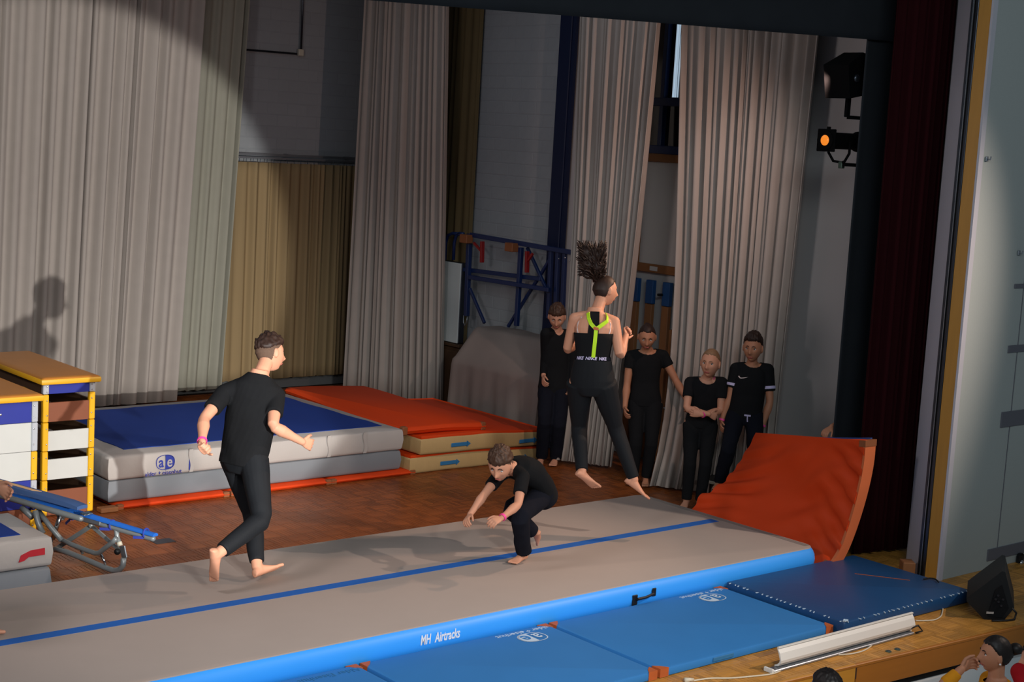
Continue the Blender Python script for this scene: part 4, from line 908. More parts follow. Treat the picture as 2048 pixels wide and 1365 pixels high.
# fittings on the hall wall
for px, py, nm, lb in ((1974, 318, 'wall_hook', 'small steel hook high on the grey hall wall'), (2038, 506, 'wall_hook', 'small steel hook on the grey hall wall at the picture edge, above the bands')):
    c = on_y(px, py, -.72); t = thing(nm, lb, 'hook', tuple(c)); b = MB(); b.box(c, (.035, .012, .04), bev=.004); b.build('plate', M_STEELL, t); b = MB(); b.tube([c, c+np.array((0, -.03, -.005)), c+np.array((0, -.035, .02))], .006, 7); b.build('pin', M_STEELL, t)
c = on_y(2040, 1122, -.74); t = thing('door_lock', 'round chrome lock on the dark band of the grey wall above the loudspeaker', 'lock', tuple(c))
b = MB(); b.box(c, (.075, .012, .13), bev=.02); b.build('plate', M_BLK, t); b = MB(); b.sphere(c+np.array((.0, -.015, -.02)), (.026, .02, .03), nu=14, nv=9); b.build('knob', M_CHROME, t, smooth=True)
# ================================================================ PEOPLE
POSES = {
 'runner': {'pelvis': (-4.379, 1.614, 1.036), 'hipL': (-4.405, 1.704, 1.01), 'hipR': (-4.353, 1.52, 1.024), 'neck': (-4.257, 1.648, 1.605), 'head': (-4.114, 1.746, 1.726), 'shL': (-4.472, 1.743, 1.464), 'shR': (-4.168, 1.563, 1.457), 'elL': (-4.701, 1.613, 1.324), 'elR': (-4.308, 1.361, 1.287), 'wrL': (-4.819, 1.418, 1.204), 'wrR': (-4.083, 1.338, 1.163), 'haL': (-4.895, 1.288, 1.138), 'haR': (-3.931, 1.365, 1.106), 'knL': (-4.269, 1.648, 0.592), 'knR': (-4.419, 1.277, 0.66), 'anL': (-4.388, 1.371, 0.296), 'anR': (-4.798, 1.194, 0.492), 'toL': (-4.187, 1.396, 0.262), 'toR': (-4.803, 1.226, 0.289)},
 'woman': {'pelvis': (-1.443, 1.227, 1.456), 'hipL': (-1.5, 1.311, 1.434), 'hipR': (-1.4, 1.148, 1.442), 'neck': (-1.413, 1.282, 2.013), 'head': (-1.291, 1.303, 2.169), 'shL': (-1.533, 1.381, 1.94), 'shR': (-1.307, 1.166, 1.932), 'elL': (-1.513, 1.474, 1.675), 'elR': (-1.325, 1.054, 1.674), 'wrL': (-1.294, 1.563, 1.727), 'wrR': (-1.163, 1.165, 1.817), 'haL': (-1.175, 1.626, 1.805), 'haR': (-1.07, 1.278, 1.868), 'knL': (-1.398, 1.397, 1.039), 'knR': (-1.226, 1.144, 1.063), 'anL': (-1.533, 1.186, 0.729), 'anR': (-1.166, 0.961, 0.674), 'toL': (-1.408, 1.125, 0.594), 'toR': (-1.096, 0.84, 0.528)},
 'boy': {'pelvis': (-2.176, 0.922, 0.688), 'hipL': (-2.238, 0.873, 0.678), 'hipR': (-2.118, 0.975, 0.674), 'neck': (-2.525, 0.905, 0.92), 'head': (-2.68, 0.844, 0.966), 'shL': (-2.528, 0.765, 0.873), 'shR': (-2.525, 1.026, 0.837), 'elL': (-2.66, 0.645, 0.707), 'elR': (-2.729, 0.945, 0.731), 'wrL': (-2.853, 0.595, 0.641), 'wrR': (-2.888, 0.911, 0.599), 'haL': (-2.985, 0.584, 0.619), 'haR': (-3.0, 0.853, 0.551), 'knL': (-2.557, 0.734, 0.581), 'knR': (-2.467, 0.968, 0.582), 'anL': (-2.407, 0.838, 0.263), 'anR': (-2.201, 0.968, 0.364), 'toL': (-2.567, 0.787, 0.218), 'toR': (-2.087, 1.032, 0.258)},
 'backboy': {'pelvis': (0.771, 4.129, 0.795), 'hipL': (0.825, 4.077, 0.784), 'hipR': (0.717, 4.177, 0.791), 'neck': (0.813, 4.19, 1.391), 'head': (0.728, 4.101, 1.541), 'shL': (0.929, 4.073, 1.339), 'shR': (0.651, 4.169, 1.358), 'elL': (0.923, 4.026, 1.067), 'elR': (0.717, 4.236, 1.099), 'wrL': (0.872, 3.979, 0.84), 'wrR': (0.603, 4.115, 0.928), 'haL': (0.803, 3.908, 0.724), 'haR': (0.53, 4.03, 0.826), 'knL': (0.642, 3.876, 0.479), 'knR': (0.526, 3.964, 0.499), 'anL': (0.748, 4.01, 0.071), 'anR': (0.631, 4.099, 0.071), 'toL': (0.601, 3.89, 0.021), 'toR': (0.484, 3.978, 0.021)},
 'girl1': {'pelvis': (1.03, 3.048, 0.803), 'hipL': (1.089, 2.985, 0.794), 'hipR': (0.97, 3.106, 0.792), 'neck': (1.068, 3.108, 1.323), 'head': (0.969, 3.023, 1.47), 'shL': (1.188, 2.997, 1.273), 'shR': (0.943, 3.201, 1.25), 'elL': (1.263, 2.865, 1.036), 'elR': (0.897, 3.184, 0.966), 'wrL': (1.245, 2.689, 0.874), 'wrR': (0.81, 3.104, 0.758), 'haL': (1.198, 2.587, 0.77), 'haR': (0.741, 3.016, 0.652), 'knL': (0.935, 2.827, 0.445), 'knR': (0.847, 2.953, 0.429), 'anL': (0.965, 2.896, 0.072), 'anR': (0.877, 2.989, 0.072), 'toL': (0.832, 2.76, 0.021), 'toR': (0.721, 2.884, 0.021)},
 'girl2': {'pelvis': (0.825, 2.091, 0.773), 'hipL': (0.875, 2.035, 0.77), 'hipR': (0.767, 2.152, 0.767), 'neck': (0.814, 2.049, 1.216), 'head': (0.761, 1.972, 1.373), 'shL': (0.905, 1.94, 1.185), 'shR': (0.703, 2.157, 1.163), 'elL': (0.876, 1.906, 0.927), 'elR': (0.607, 2.088, 0.933), 'wrL': (0.657, 1.935, 0.9), 'wrR': (0.7, 1.888, 0.91), 'haL': (0.567, 2.036, 0.912), 'haR': (0.828, 1.844, 0.865), 'knL': (0.715, 1.894, 0.452), 'knR': (0.631, 2.018, 0.435), 'anL': (0.703, 1.923, 0.067), 'anR': (0.641, 2.035, 0.067), 'toL': (0.569, 1.812, 0.02), 'toR': (0.492, 1.942, 0.02)},
 'boy2': {'pelvis': (1.033, 1.74, 0.916), 'hipL': (1.086, 1.676, 0.914), 'hipR': (0.977, 1.802, 0.909), 'neck': (1.103, 1.757, 1.383), 'head': (1.023, 1.698, 1.546), 'shL': (1.192, 1.64, 1.339), 'shR': (0.999, 1.863, 1.325), 'elL': (1.182, 1.577, 1.043), 'elR': (0.943, 1.862, 1.058), 'wrL': (1.115, 1.592, 0.808), 'wrR': (0.873, 1.881, 0.831), 'haL': (1.007, 1.545, 0.717), 'haR': (0.789, 1.808, 0.733), 'knL': (0.913, 1.482, 0.61), 'knR': (0.728, 1.638, 0.643), 'anL': (1.064, 1.611, 0.275), 'anR': (0.827, 1.807, 0.275), 'toL': (0.907, 1.514, 0.225), 'toR': (0.669, 1.711, 0.225)},
}

def remeshed(mb, voxel, smooth_it=2, name='body', disp=None):
    """union of overlapping closed shapes as one continuous surface"""
    me = mb.mesh(name); o = bpy.data.objects.new(name, me); COL.objects.link(o)
    r = o.modifiers.new('r', 'REMESH'); r.mode = 'VOXEL'; r.voxel_size = voxel; r.use_smooth_shade = True
    if smooth_it:
        s_ = o.modifiers.new('s', 'SMOOTH'); s_.factor = .5; s_.iterations = smooth_it
    dg = bpy.context.evaluated_depsgraph_get(); dg.update(); ev = o.evaluated_get(dg); out = bpy.data.meshes.new_from_object(ev)
    bpy.data.objects.remove(o); bpy.data.meshes.remove(me)
    n = len(out.vertices); P = np.empty(n*3); out.vertices.foreach_get('co', P); P = P.reshape(-1, 3)
    return out, P
def finish(me, P, name, m, parent, label=None, cut=None):
    org = np.array(ORG[parent.name]); me.vertices.foreach_set('co', (P-org).ravel())
    if cut is not None:
        bm = bmesh.new(); bm.from_mesh(me); bm.verts.ensure_lookup_table()
        bmesh.ops.delete(bm, geom=[bm.verts[i] for i in np.nonzero(cut)[0]], context='VERTS')
        bd = [v for v in bm.verts if v.is_boundary]
        for _ in range(4): bmesh.ops.smooth_vert(bm, verts=bd, factor=.5, use_axis_x=True, use_axis_y=True, use_axis_z=True)
        bm.to_mesh(me); bm.free()
    me.materials.clear(); me.materials.append(m); me.polygons.foreach_set('use_smooth', [True]*len(me.polygons)); me.update()
    me.name = name; o = bpy.data.objects.new(name, me); COL.objects.link(o); o.parent = parent; ORG[o.name] = ORG[parent.name]
    if label: o['label'] = label
    return o
def gau(x, z, x0, z0, sx, sz): return math.exp(-((x-x0)/sx)**2-((z-z0)/sz)**2)
def head_local(d):
    dx, dy, dz = d; x, y, z = .0745*dx, .094*dy, .113*dz
    if dz < 0:
        x *= 1-.32*(-dz)**1.6
        y *= (1-.08*dz*dz) if dy > 0 else (1-.50*(-dz)**1.3)
    elif dy < 0: y *= 1.05
    if dy < 0 and dz > -.3: y *= 1.04
    if dy > 0:
        y *= 1-.05*dy**4
        y += .027*gau(x, z, 0, -.032, .013, .015)+.015*gau(x, z, 0, -.008, .010, .026)
        for s_ in (-1, 1): y -= .009*gau(x, z, s_*.030, .004, .015, .011); y += .003*gau(x, z, s_*.042, -.024, .018, .016)
        y += .004*gau(x, z, 0, .028, .045, .012)+.007*gau(x, z, 0, -.062, .020, .009)+.009*gau(x, z, 0, -.098, .018, .014)-.004*gau(x, z, 0, -.080, .018, .006)
    return np.array((x, y, z))
def head_shell(mb, c, H, s, nu, nv, rad=None):
    P = []; F = []
    for i in range(1, nv):
        th = math.pi*i/nv
        for j in range(nu):
            ph = 2*math.pi*j/nu; d = (math.sin(th)*math.cos(ph), math.sin(th)*math.sin(ph), math.cos(th)); q = head_local(d)
            if rad: q = rad(q, d)
            P.append(c+H@(q*s))
    for dz in (1, -1):
        q = head_local((0, 0, dz)); q = rad(q, (0, 0, dz)) if rad else q; P.append(c+H@(q*s))
    t = len(P)-2
    for i in range(nv-2):
        for j in range(nu):
            k = (j+1) % nu; F.append((i*nu+j, (i+1)*nu+j, (i+1)*nu+k, i*nu+k))
    for j in range(nu):
        k = (j+1) % nu; F.append((t, j, k)); F.append((t+1, (nv-2)*nu+k, (nv-2)*nu+j))
    mb.add(P, F)
TOR = [(-.22, .070, .080), (-.12, .150, .105), (0, .166, .112), (.16, .150, .105), (.36, .126, .092), (.58, .142, .104), (.76, .158, .110), (.87, .142, .094), (.94, .096, .078), (1.0, .064, .062), (1.06, .055, .055)]
class Fig:
    def __init__(s, J, S, face, girth=1.0, up=None, bulge=0.0, headS=None):
        s.J = {k: np.array(v, float) for k, v in J.items()}; s.S = S; s.g = girth; J = s.J
        s.upv = nrm(J['neck']-J['pelvis']); s.rh = nrm(J['hipR']-J['hipL']); s.rs = nrm(J['shR']-J['shL']); s.bulge = bulge
        s.fwd = nrm(np.cross(s.upv, nrm(s.rh+s.rs)))
        f = nrm(face); u = np.array(up if up is not None else nrm(J['head']-J['neck'])+np.array((0, 0, .8)), float); x = nrm(np.cross(f, u)); u = np.cross(x, f)
        s.H = np.column_stack([x, f, u]); s.hs = headS if headS else S**.55
        s.hc = J['head']
    def tor(s, t, infl=0.0, minhw=0.0):
        J = s.J; k = min(1, max(0, (t-.0)/.9)); r = nrm(s.rh*(1-k)+s.rs*k); r = nrm(r-s.upv*np.dot(r, s.upv)); f = np.cross(s.upv, r)
        T_ = TOR; t = max(T_[0][0], min(T_[-1][0], t))
        for a, b_ in zip(T_, T_[1:]):
            if a[0] <= t <= b_[0]: q = (t-a[0])/(b_[0]-a[0]); hw = a[1]+(b_[1]-a[1])*q; hd = a[2]+(b_[2]-a[2])*q; break
        hw = max(hw*s.S*s.g, minhw*(1-smoothstep(.55, .80, t)))+infl; hd = hd*s.S*s.g+infl
        c = J['pelvis']+(J['neck']-J['pelvis'])*t+f*s.bulge*4*max(0, t)*(1-min(1, t))
        return c, r, f, hw, hd
    def tor_pt(s, t, ang, infl=0.0, minhw=0.0):
        """ang 0 = right side, 90 deg = front, 270 = back"""
        c, r, f, hw, hd = s.tor(t, infl, minhw); ca, sa = math.cos(ang), math.sin(ang); e = .85
        return c+r*hw*math.copysign(abs(ca)**e, ca)+f*hd*math.copysign(abs(sa)**e, sa)
    def tor_rings(s, mb, ts, infl=0.0, minhw=0.0, n=28):
        mb.rings([[s.tor_pt(t, 2*math.pi*i/n, infl, minhw) for i in range(n)] for t in ts])
    def limb(s, mb, a, b_, c, ra, rb, rc, r3=None, e0=0.0, e1=1.0, k=1.0, add=0.0):
        pts = [a, a+(b_-a)*.5, b_-(b_-a)*.06, b_+(c-b_)*.06, b_+(c-b_)*.30, b_+(c-b_)*.65, c]; rr = [ra, (ra+rb)/2*1.02, rb, rb, r3 or rb*1.05, (rb+rc)/2*.98, rc]
        mb.tube(pts, [x*s.S*s.g*k+add for x in rr], 16, round_ends=True)
    def hand(s, mb, side, curl=.5, thumb=None, spread=.06):
        S = s.S; W = s.J['wr'+side]; d = nrm(s.J['ha'+side]-W); th = np.array(thumb, float) if thumb is not None else s.fwd
        th = nrm(th-d*np.dot(th, d)); n = np.cross(th, d) if side == 'R' else np.cross(d, th); rs = []
        for q, hw, ht in ((-.02, .024, .019), (.015, .027, .017), (.045, .037, .016), (.075, .041, .014), (.092, .039, .010)):
            c = W+d*q*S; rs.append([c+th*hw*S*math.cos(a)+n*ht*S*math.sin(a) for a in [2*math.pi*i/14 for i in range(14)]])
        mb.rings(rs)
        for i, (o, L_) in enumerate(((.031, .070), (.0105, .079), (-.0105, .073), (-.031, .057))):
            p = W+d*.080*S+th*o*S; a = curl*.35; pts = [p]; dd = nrm(d+th*spread*(1.5-i))
            for seg, cf in ((.44, .5), (.32, .9), (.24, .7)):
                a += curl*cf; p = p+(math.cos(a)*dd+math.sin(a)*n)*L_*seg*S; pts.append(p)
            mb.tube(pts, [.0098*S, .0092*S, .0085*S, .0075*S], 10, round_ends=True)
        p = W+d*.022*S+th*.024*S; pts = [p]
        for L_, v in ((.040, th*.75+d*.75+n*.15), (.030, th*.35+d*.95+n*.3*(1+curl)), (.024, th*.05+d*.95+n*.45*(1+curl))):
            p = p+nrm(v)*L_*S; pts.append(p)
        mb.tube(pts, [.0135*S, .0115*S, .0098*S, .0082*S], 10, round_ends=True)
    def foot(s, mb, side):
        S = s.S; kn, an, to = s.J['kn'+side], s.J['an'+side], s.J['to'+side]; sh = nrm(kn-an); fd = nrm(to-an); u = nrm(sh-fd*np.dot(sh, fd))
        lo = an-u*.058*S; fd = nrm(to-lo); u = nrm(sh-fd*np.dot(sh, fd)); ac = np.cross(fd, u); med = ac if side == 'L' else -ac
        lo = an-u*.062*S; rs = []
        for q, hw, h in ((-.058, .016, .030), (-.048, .027, .052), (-.02, .032, .075), (.02, .032, .078), (.065, .035, .056), (.11, .042, .036), (.14, .044, .026), (.155, .040, .018)):
            c = lo+fd*q*S+u*h*.5*S; R_ = []
            for i in range(16):
                a = 2*math.pi*i/16; sa = math.sin(a); R_.append(c+ac*hw*S*math.cos(a)+u*h*.5*S*(sa if sa > 0 else -abs(sa)**.6))
            rs.append(R_)
        mb.rings(rs)
        for o, L_, r in ((.030, .190, .0120), (.012, .188, .0092), (-.003, .181, .0088), (-.017, .173, .0084), (-.031, .163, .0080)):
            mb.tube([lo+fd*.135*S+med*o*S+u*.012*S, lo+fd*(.5*(.135+L_))*S+med*o*1.05*S+u*.013*S, lo+fd*L_*S+med*o*1.08*S+u*.009*S], [r*S]*3, 9, round_ends=True)
        mb.tube([an, an-u*.03*S], [.036*S*s.g, .034*S], 14, round_ends=True)
    def skin(s, curlL=.5, curlR=.5, thL=None, thR=None):
        J = s.J; S = s.S; mb = MB()
        s.tor_rings(mb, [-.2, -.12, 0, .16, .36, .58, .76, .87, .94, 1.0, 1.05])
        top = J['neck']-s.upv*.03*S
        mb.tube([top-s.upv*.05*S, top+(s.hc-top)*.35, s.hc-s.H[:, 2]*.02*s.hs-s.H[:, 1]*.018*s.hs], [.062*S*s.g, .050*S, .050*S], 18, round_ends=True)
        for sd in 'LR':
            a = J['neck']-s.upv*.055*S; mb.tube([a, a+(J['sh'+sd]-a)*.55+s.upv*.012*S, J['sh'+sd]], [.058*S, .050*S, .050*S*s.g], 16, round_ends=True)
            s.limb(mb, J['sh'+sd], J['el'+sd], J['wr'+sd], .050, .037, .0255, .042)
            s.hand(mb, sd, curlL if sd == 'L' else curlR, thL if sd == 'L' else thR)
            s.limb(mb, J['hip'+sd], J['kn'+sd], J['an'+sd], .088, .055, .036, .060)
            s.foot(mb, sd)
        head_shell(mb, s.hc, s.H, s.hs, 48, 36)
        for q in (-1, 1):
            mb.sphere(s.hc+s.H@(np.array((q*.0745, -.006, -.006))*s.hs), np.array((.009, .019, .031))*s.hs, R=s.H@np.array(Matrix.Rotation(q*-.35, 3, 'Z')), nu=14, nv=10)
        return mb
    def surf(s, d, k=1.0): return s.hc+s.H@(head_local(nrm(d))*s.hs*k)
    def face_parts(s, root, gaze=(0, 1, -.1), hairm=None):
        for q in (-1, 1):
            b = MB(); c = s.hc+s.H@(np.array((q*.030, .0675, .003))*s.hs); b.sphere(c, .0122*s.hs, nu=14, nv=10, m=0)
            g = nrm(np.array(gaze, float)); b.sphere(c+s.H@g*.0068*s.hs, .0066*s.hs, nu=10, nv=7, m=1); b.build('eye', [M_EYEW, M_EYED], root, smooth=True)
            b = MB(); b.tube([s.surf((q*a, 1, z_), 1.012) for a, z_ in ((.20, .20), (.38, .26), (.58, .21))], [.0028*s.hs, .0034*s.hs, .002*s.hs], 7, round_ends=True); b.build('eyebrow', hairm or M_HAIRD, root, smooth=True)
            b = MB(); b.tube([s.hc+s.H@(np.array((q*(.030+a), .0675+.0105*math.cos(a*60), .0105-.09*abs(a)))*s.hs) for a in (-.013, -.006, 0, .006, .013)], .0022*s.hs, 6); b.build('eyelid', M_HAIRD, root, smooth=True)
        b = MB()
        for z_, r in ((-.0585, .0042), (-.0665, .0050)):
            b.sphere(s.surf((0, .082, z_), .985), np.array((.0205, .0065, r))*s.hs, R=s.H, nu=14, nv=8)
        b.build('lips', M_LIP, root, smooth=True)
    def hair(s, root, m, thk=.010, front=.060, side=.0, back=-.062, messy=.25, top=0.0, seed=1, name='hair', zmin=-9, zmax=9, nu=72, nv=54, label=None):
        def zline(x, y):
            if y > .055: return front
            if y > -.002: return side+(front-side)*(y+.002)/.057
            return side+(back-side)*min(1, (-.002-y)/.03)
        def rad(q, d):
            zl = max(zline(q[0], q[1])+.011*mnoise.noise(Vector((d[0]*9, d[1]*9, seed))), zmin); h = smoothstep(-.004, .012, q[2]-zl)*(1 if q[2] < zmax else smoothstep(zmax+.012, zmax, q[2]))
            nz = mnoise.noise(Vector((d[0]*7, d[1]*7, d[2]*2.2+seed)))+.5*mnoise.noise(Vector((d[0]*19, d[1]*19, d[2]*5+seed)))
            tk = (thk+top*max(0, d[2])**1.5)*(1+messy*nz)
            return q*(1+h*tk/.1-(1-h)*.07)
        b = MB(); head_shell(b, s.hc, s.H, s.hs, nu, nv, rad); return b.build(name, m, root, smooth=True, label=label)
    def shirt(s, root, m, sleeve=.55, hem=-.10, voxel=.007, loose=.014, minhw=.150, neck=(.084, .080, .070), neckf=.040, name='shirt', fold=.006, vneck=0, label=None):
        J = s.J; S = s.S; mb = MB(); ts = [hem+(.80-hem)*i/8 for i in range(9)]+[.87, .94, 1.0]
        s.tor_rings(mb, ts, loose*S, minhw*S)
        for sd in 'LR':
            a = J['neck']-s.upv*.06*S; mb.tube([a, a+(J['sh'+sd]-a)*.55+s.upv*.012*S, J['sh'+sd]], [.066*S, .062*S, .064*S], 18, round_ends=True)
            if sleeve <= 1: e = J['sh'+sd]+(J['el'+sd]-J['sh'+sd])*sleeve; mb.tube([J['sh'+sd], J['sh'+sd]+(e-J['sh'+sd])*.5, e], [.064*S, .062*S, .061*S], 18)
            else:
                e = J['el'+sd]+(J['wr'+sd]-J['el'+sd])*(sleeve-1); a_, c_ = J['sh'+sd], J['el'+sd]
                mb.tube([a_, a_+(c_-a_)*.5, c_, c_+(e-c_)*.4, e], [.063*S, .057*S, .050*S, .048*S, .036*S], 18)
        me, P = remeshed(mb, voxel, 3, name)
        if fold:
            for i, p in enumerate(P):
                P[i] = p+s.fwd*fold*mnoise.noise(Vector(p*9.0))+s.rs*fold*.6*mnoise.noise(Vector(p*8+5))
        q = P-(J['neck']+s.fwd*neckf*S+s.upv*.02*S); r_ = s.rs; loc = np.column_stack([q@r_, q@s.fwd, q@s.upv])/(np.array(neck)*S)
        if vneck:
            dn = -loc[:, 2]; loc[:, 0] = loc[:, 0]*(1+np.clip(dn, 0, 1)*vneck); 
        cut = (loc**2).sum(1) < 1
        return finish(me, P, name, m, root, label, cut)
    def trousers(s, root, m, rise=.14, hem=.93, add=.010, kn=.066, an=.052, th=.100, voxel=.008, name='trousers', fold=.004, label=None):
        J = s.J; S = s.S; mb = MB(); s.tor_rings(mb, [-.24, -.17, -.10, 0, rise*.5, rise], add*S)
        for sd in 'LR':
            h, k_, a_ = J['hip'+sd], J['kn'+sd], J['an'+sd]; e = k_+(a_-k_)*hem
            mb.tube([h, h+(k_-h)*.5, k_-(k_-h)*.07, k_+(e-k_)*.07, k_+(e-k_)*.35, e], [th*S*s.g, (th+kn)*.5*S*s.g, kn*S, kn*S, (kn*.62+an*.38)*S*1.03, an*S], 18)
        me, P = remeshed(mb, voxel, 3, name)
        if fold:
            for i, p in enumerate(P): P[i] = p+np.array((mnoise.noise(Vector(p*11)), mnoise.noise(Vector(p*11+7)), 0))*fold
        return finish(me, P, name, m, root, label)
    def band(s, root, side, m=M_PINK, pos=.93, r=.0315, h=.018, label=None):
        a, c = s.J['el'+side], s.J['wr'+side]; d = nrm(c-a); p = a+(c-a)*pos; x = nrm(np.cross(d, (.3, .2, 1))); y = np.cross(d, x); b = MB(); n = 20; r *= s.S
        R_ = lambda rr, o: [p+d*o+rr*(math.cos(2*math.pi*i/n)*x+math.sin(2*math.pi*i/n)*y) for i in range(n)]
        rs = [R_(r-.002, -h/2), R_(r+.0015, -h/2), R_(r+.0015, h/2), R_(r-.002, h/2), R_(r-.002, -h/2)]; b.rings(rs, cap=False); b.build('wristband', m, root, smooth=False, label=label)
def person(label, J, S, face, loc_z, skin=M_SKIN, voxel=.005, girth=1.0, up=None, bulge=0.0, hands=(.5, .5, None, None), group=None, headS=None):
    f = Fig(J, S, face, girth, up, bulge, headS); c = (f.J['anL']+f.J['anR'])/2 if 'anL' in f.J else f.J['pelvis']
    root = thing('person', label, 'person', (float(c[0]), float(c[1]), loc_z))
    me, P = remeshed(f.skin(*hands), voxel, 1, 'body'); finish(me, P, 'body', skin, root)
    return f, root

# --- man running along the track
f, r = person('person in black T-shirt and black trousers running barefoot along the air track, seen from behind', POSES['runner'], 1.03, (.97, .02, -.10), .2, girth=1.0, headS=1.09, hands=(1.25, .45, None, (0, 0, 1)))
f.shirt(r, M_BLACKC, sleeve=.62, hem=-.12, minhw=.165); f.trousers(r, M_NAVYC, hem=.90, kn=.070, an=.052, th=.102); f.band(r, 'L', label='pink paper wristband')
f.hair(r, M_FADE, thk=.004, front=.05, side=.006, back=-.06, zmax=.05, name='cropped_hair', messy=.2, label='short cropped hair at sides and nape'); f.hair(r, M_HAIRD, thk=.014, front=.052, side=.036, back=.022, top=.014, messy=.55, seed=4, name='hair'); f.face_parts(r)
# --- woman in the air
f, r = person('person with flying ponytail, neon back strap and black leggings jumping above the track', POSES['woman'], .97, (.93, -.22, -.05), .2, girth=1.03, hands=(1.5, 1.5, None, None), bulge=-.02, headS=1.04)
W_ = f
f.trousers(r, M_NAVYC, rise=.30, hem=.97, add=.018, th=.112, kn=.068, an=.051, fold=.0015, name='leggings')
b = MB(); n = 40
b.rings([[f.tor_pt(t, 2*math.pi*i/n, .011) for i in range(n)] for t in (.30, .36, .44, .52, .60, .68)]); b.build('crop_top', M_BLACKC, r, smooth=True)
bk = -math.pi/2
def back_strip(pts, wd, infl, name, m, label=None):
    b = MB(); P = [f.tor_pt(t, bk+a, infl) for t, a in pts]; Q = [f.tor_pt(t, bk+a, infl-.006) for t, a in pts]; A_, B_, C_, D_ = [], [], [], []
    for i, p in enumerate(P):
        tg = nrm(P[min(i+1, len(P)-1)]-P[max(i-1, 0)]); nn = nrm(p-Q[i]); sd = np.cross(tg, nn)*wd/2; b_ = [p+sd, p-sd, Q[i]-sd, Q[i]+sd]; A_.append(b_)
    b.rings(A_); return b.build(name, m, r, label=label)
back_strip([(.62, 0), (.70, 0), (.78, 0), (.86, 0), (.93, 0), (.99, 0)], .085, .011, 'top_back_panel', M_BLACKC)
back_strip([(.34, .10), (.45, .10), (.56, .10), (.66, .09), (.76, .08)], .030, .018, 'neon_strap', M_NEON, 'neon yellow strap down the back')
back_strip([(.74, .08), (.82, -.12), (.90, -.30), (.97, -.55)], .030, .019, 'neon_strap', M_NEON, 'neon yellow strap to left shoulder')
back_strip([(.74, .08), (.80, .30), (.86, .62), (.93, .95), (.97, 1.1)], .030, .020, 'neon_strap', M_NEON, 'neon yellow strap to right shoulder')
back_strip([(.73, .07), (.77, .08)], .042, .023, 'strap_joint', M_LEATH)
back_strip([(.62, -.85), (.72, -.95), (.82, -1.0), (.91, -1.0)], .010, .004, 'bra_strap', M_STRAPW, 'white bra strap'); back_strip([(.62, .85), (.72, .95), (.82, 1.0), (.91, 1.0)], .010, .004, 'bra_strap', M_STRAPW, 'white bra strap')
b = MB(); b.rings([[f.tor_pt(t, 2*math.pi*i/n, .0135) for i in range(n)] for t in (.295, .35)]); wb_ = b.build('waistband', M_NAVY2, r, smooth=True)
for a in (-.62, .02, .66):
    P, F = text_mesh('NIKE', .034, shear=.15, sx=1.05, bold=.001); c0 = f.tor_pt(.322, bk+a, .0150); tg = nrm(f.tor_pt(.322, bk+a+.1, .0150)-f.tor_pt(.322, bk+a-.1, .0150)); b = MB()
    b.add([f.tor_pt(.322+p[1]/.55, bk+a+p[0]/.15, .0150) for p in P], F); b.build('waistband_lettering', M_LILAC, wb_)
f.hair(r, M_HAIRD, thk=.006, front=.066, side=.018, back=-.058, messy=.15, seed=9); f.face_parts(r)
base = f.surf((-.05, -.75, .62), 1.04); rng = random.Random(5); b = MB()
b.sphere(base+f.H[:, 2]*.012, .026, nu=12, nv=8)
ct = at_w(1184, 518, 12.2)
for sx_, sy_ in ((0, 0), (-10, -12), (12, -8), (10, 14), (-8, 12)): b.sphere(at_w(1184+sx_, 518+sy_, 12.2), (.062, .062, .066), nu=14, nv=10)
for i in range(520):
    e = at_w(1183+rng.uniform(-1, 1)*31, 517+rng.uniform(-1, 1)*36, 12.2+rng.uniform(-.09, .09)); k_ = rng.uniform(.35, .75)
    m_ = base+(e-base)*.5+np.array((rng.uniform(-.03, .03), rng.uniform(-.03, .03), rng.uniform(.0, .09))); st_ = base+np.array([rng.uniform(-.014, .014) for _ in range(3)])
    q = [st_*(1-t)**2+2*m_*t*(1-t)+e*t*t+np.array((.006*math.sin(9*t+i), .006*math.cos(8*t+i), .006*math.sin(7*t+2*i))) for t in (0, .2, .4, .6, .8, .92, 1)]; b.tube(q, [.006, .008, .008, .007, .006, .005, .0025], 5)
b.build('ponytail', M_HAIRD, r, smooth=True)
# --- crouching boy
f, r = person('person in black T-shirt and black trousers crouching on the centre line with arms reaching down', POSES['boy'], .84, (-.80, -.50, -.42), .2, voxel=.0045, girth=1.0, up=(-.25, -.15, 1), bulge=-.06, hands=(.6, .7, (-.3, .6, .3), (-.3, -.8, .2)), headS=1.10)
f.shirt(r, M_BLACKC, sleeve=.60, hem=-.06, minhw=.150, loose=.016); f.trousers(r, M_NAVY2, hem=.96, kn=.078, an=.070, th=.108, add=.014, fold=.008); f.band(r, 'L', label='pink paper wristband')
f.hair(r, M_FADE, thk=.005, front=.05, side=.0, back=-.06, zmax=.045, name='cropped_hair', label='short cropped hair at sides and nape'); f.hair(r, M_HAIRM, thk=.016, front=.044, side=.028, back=.018, top=.014, messy=.5, seed=14); f.face_parts(r, gaze=(0, 1, -.5))
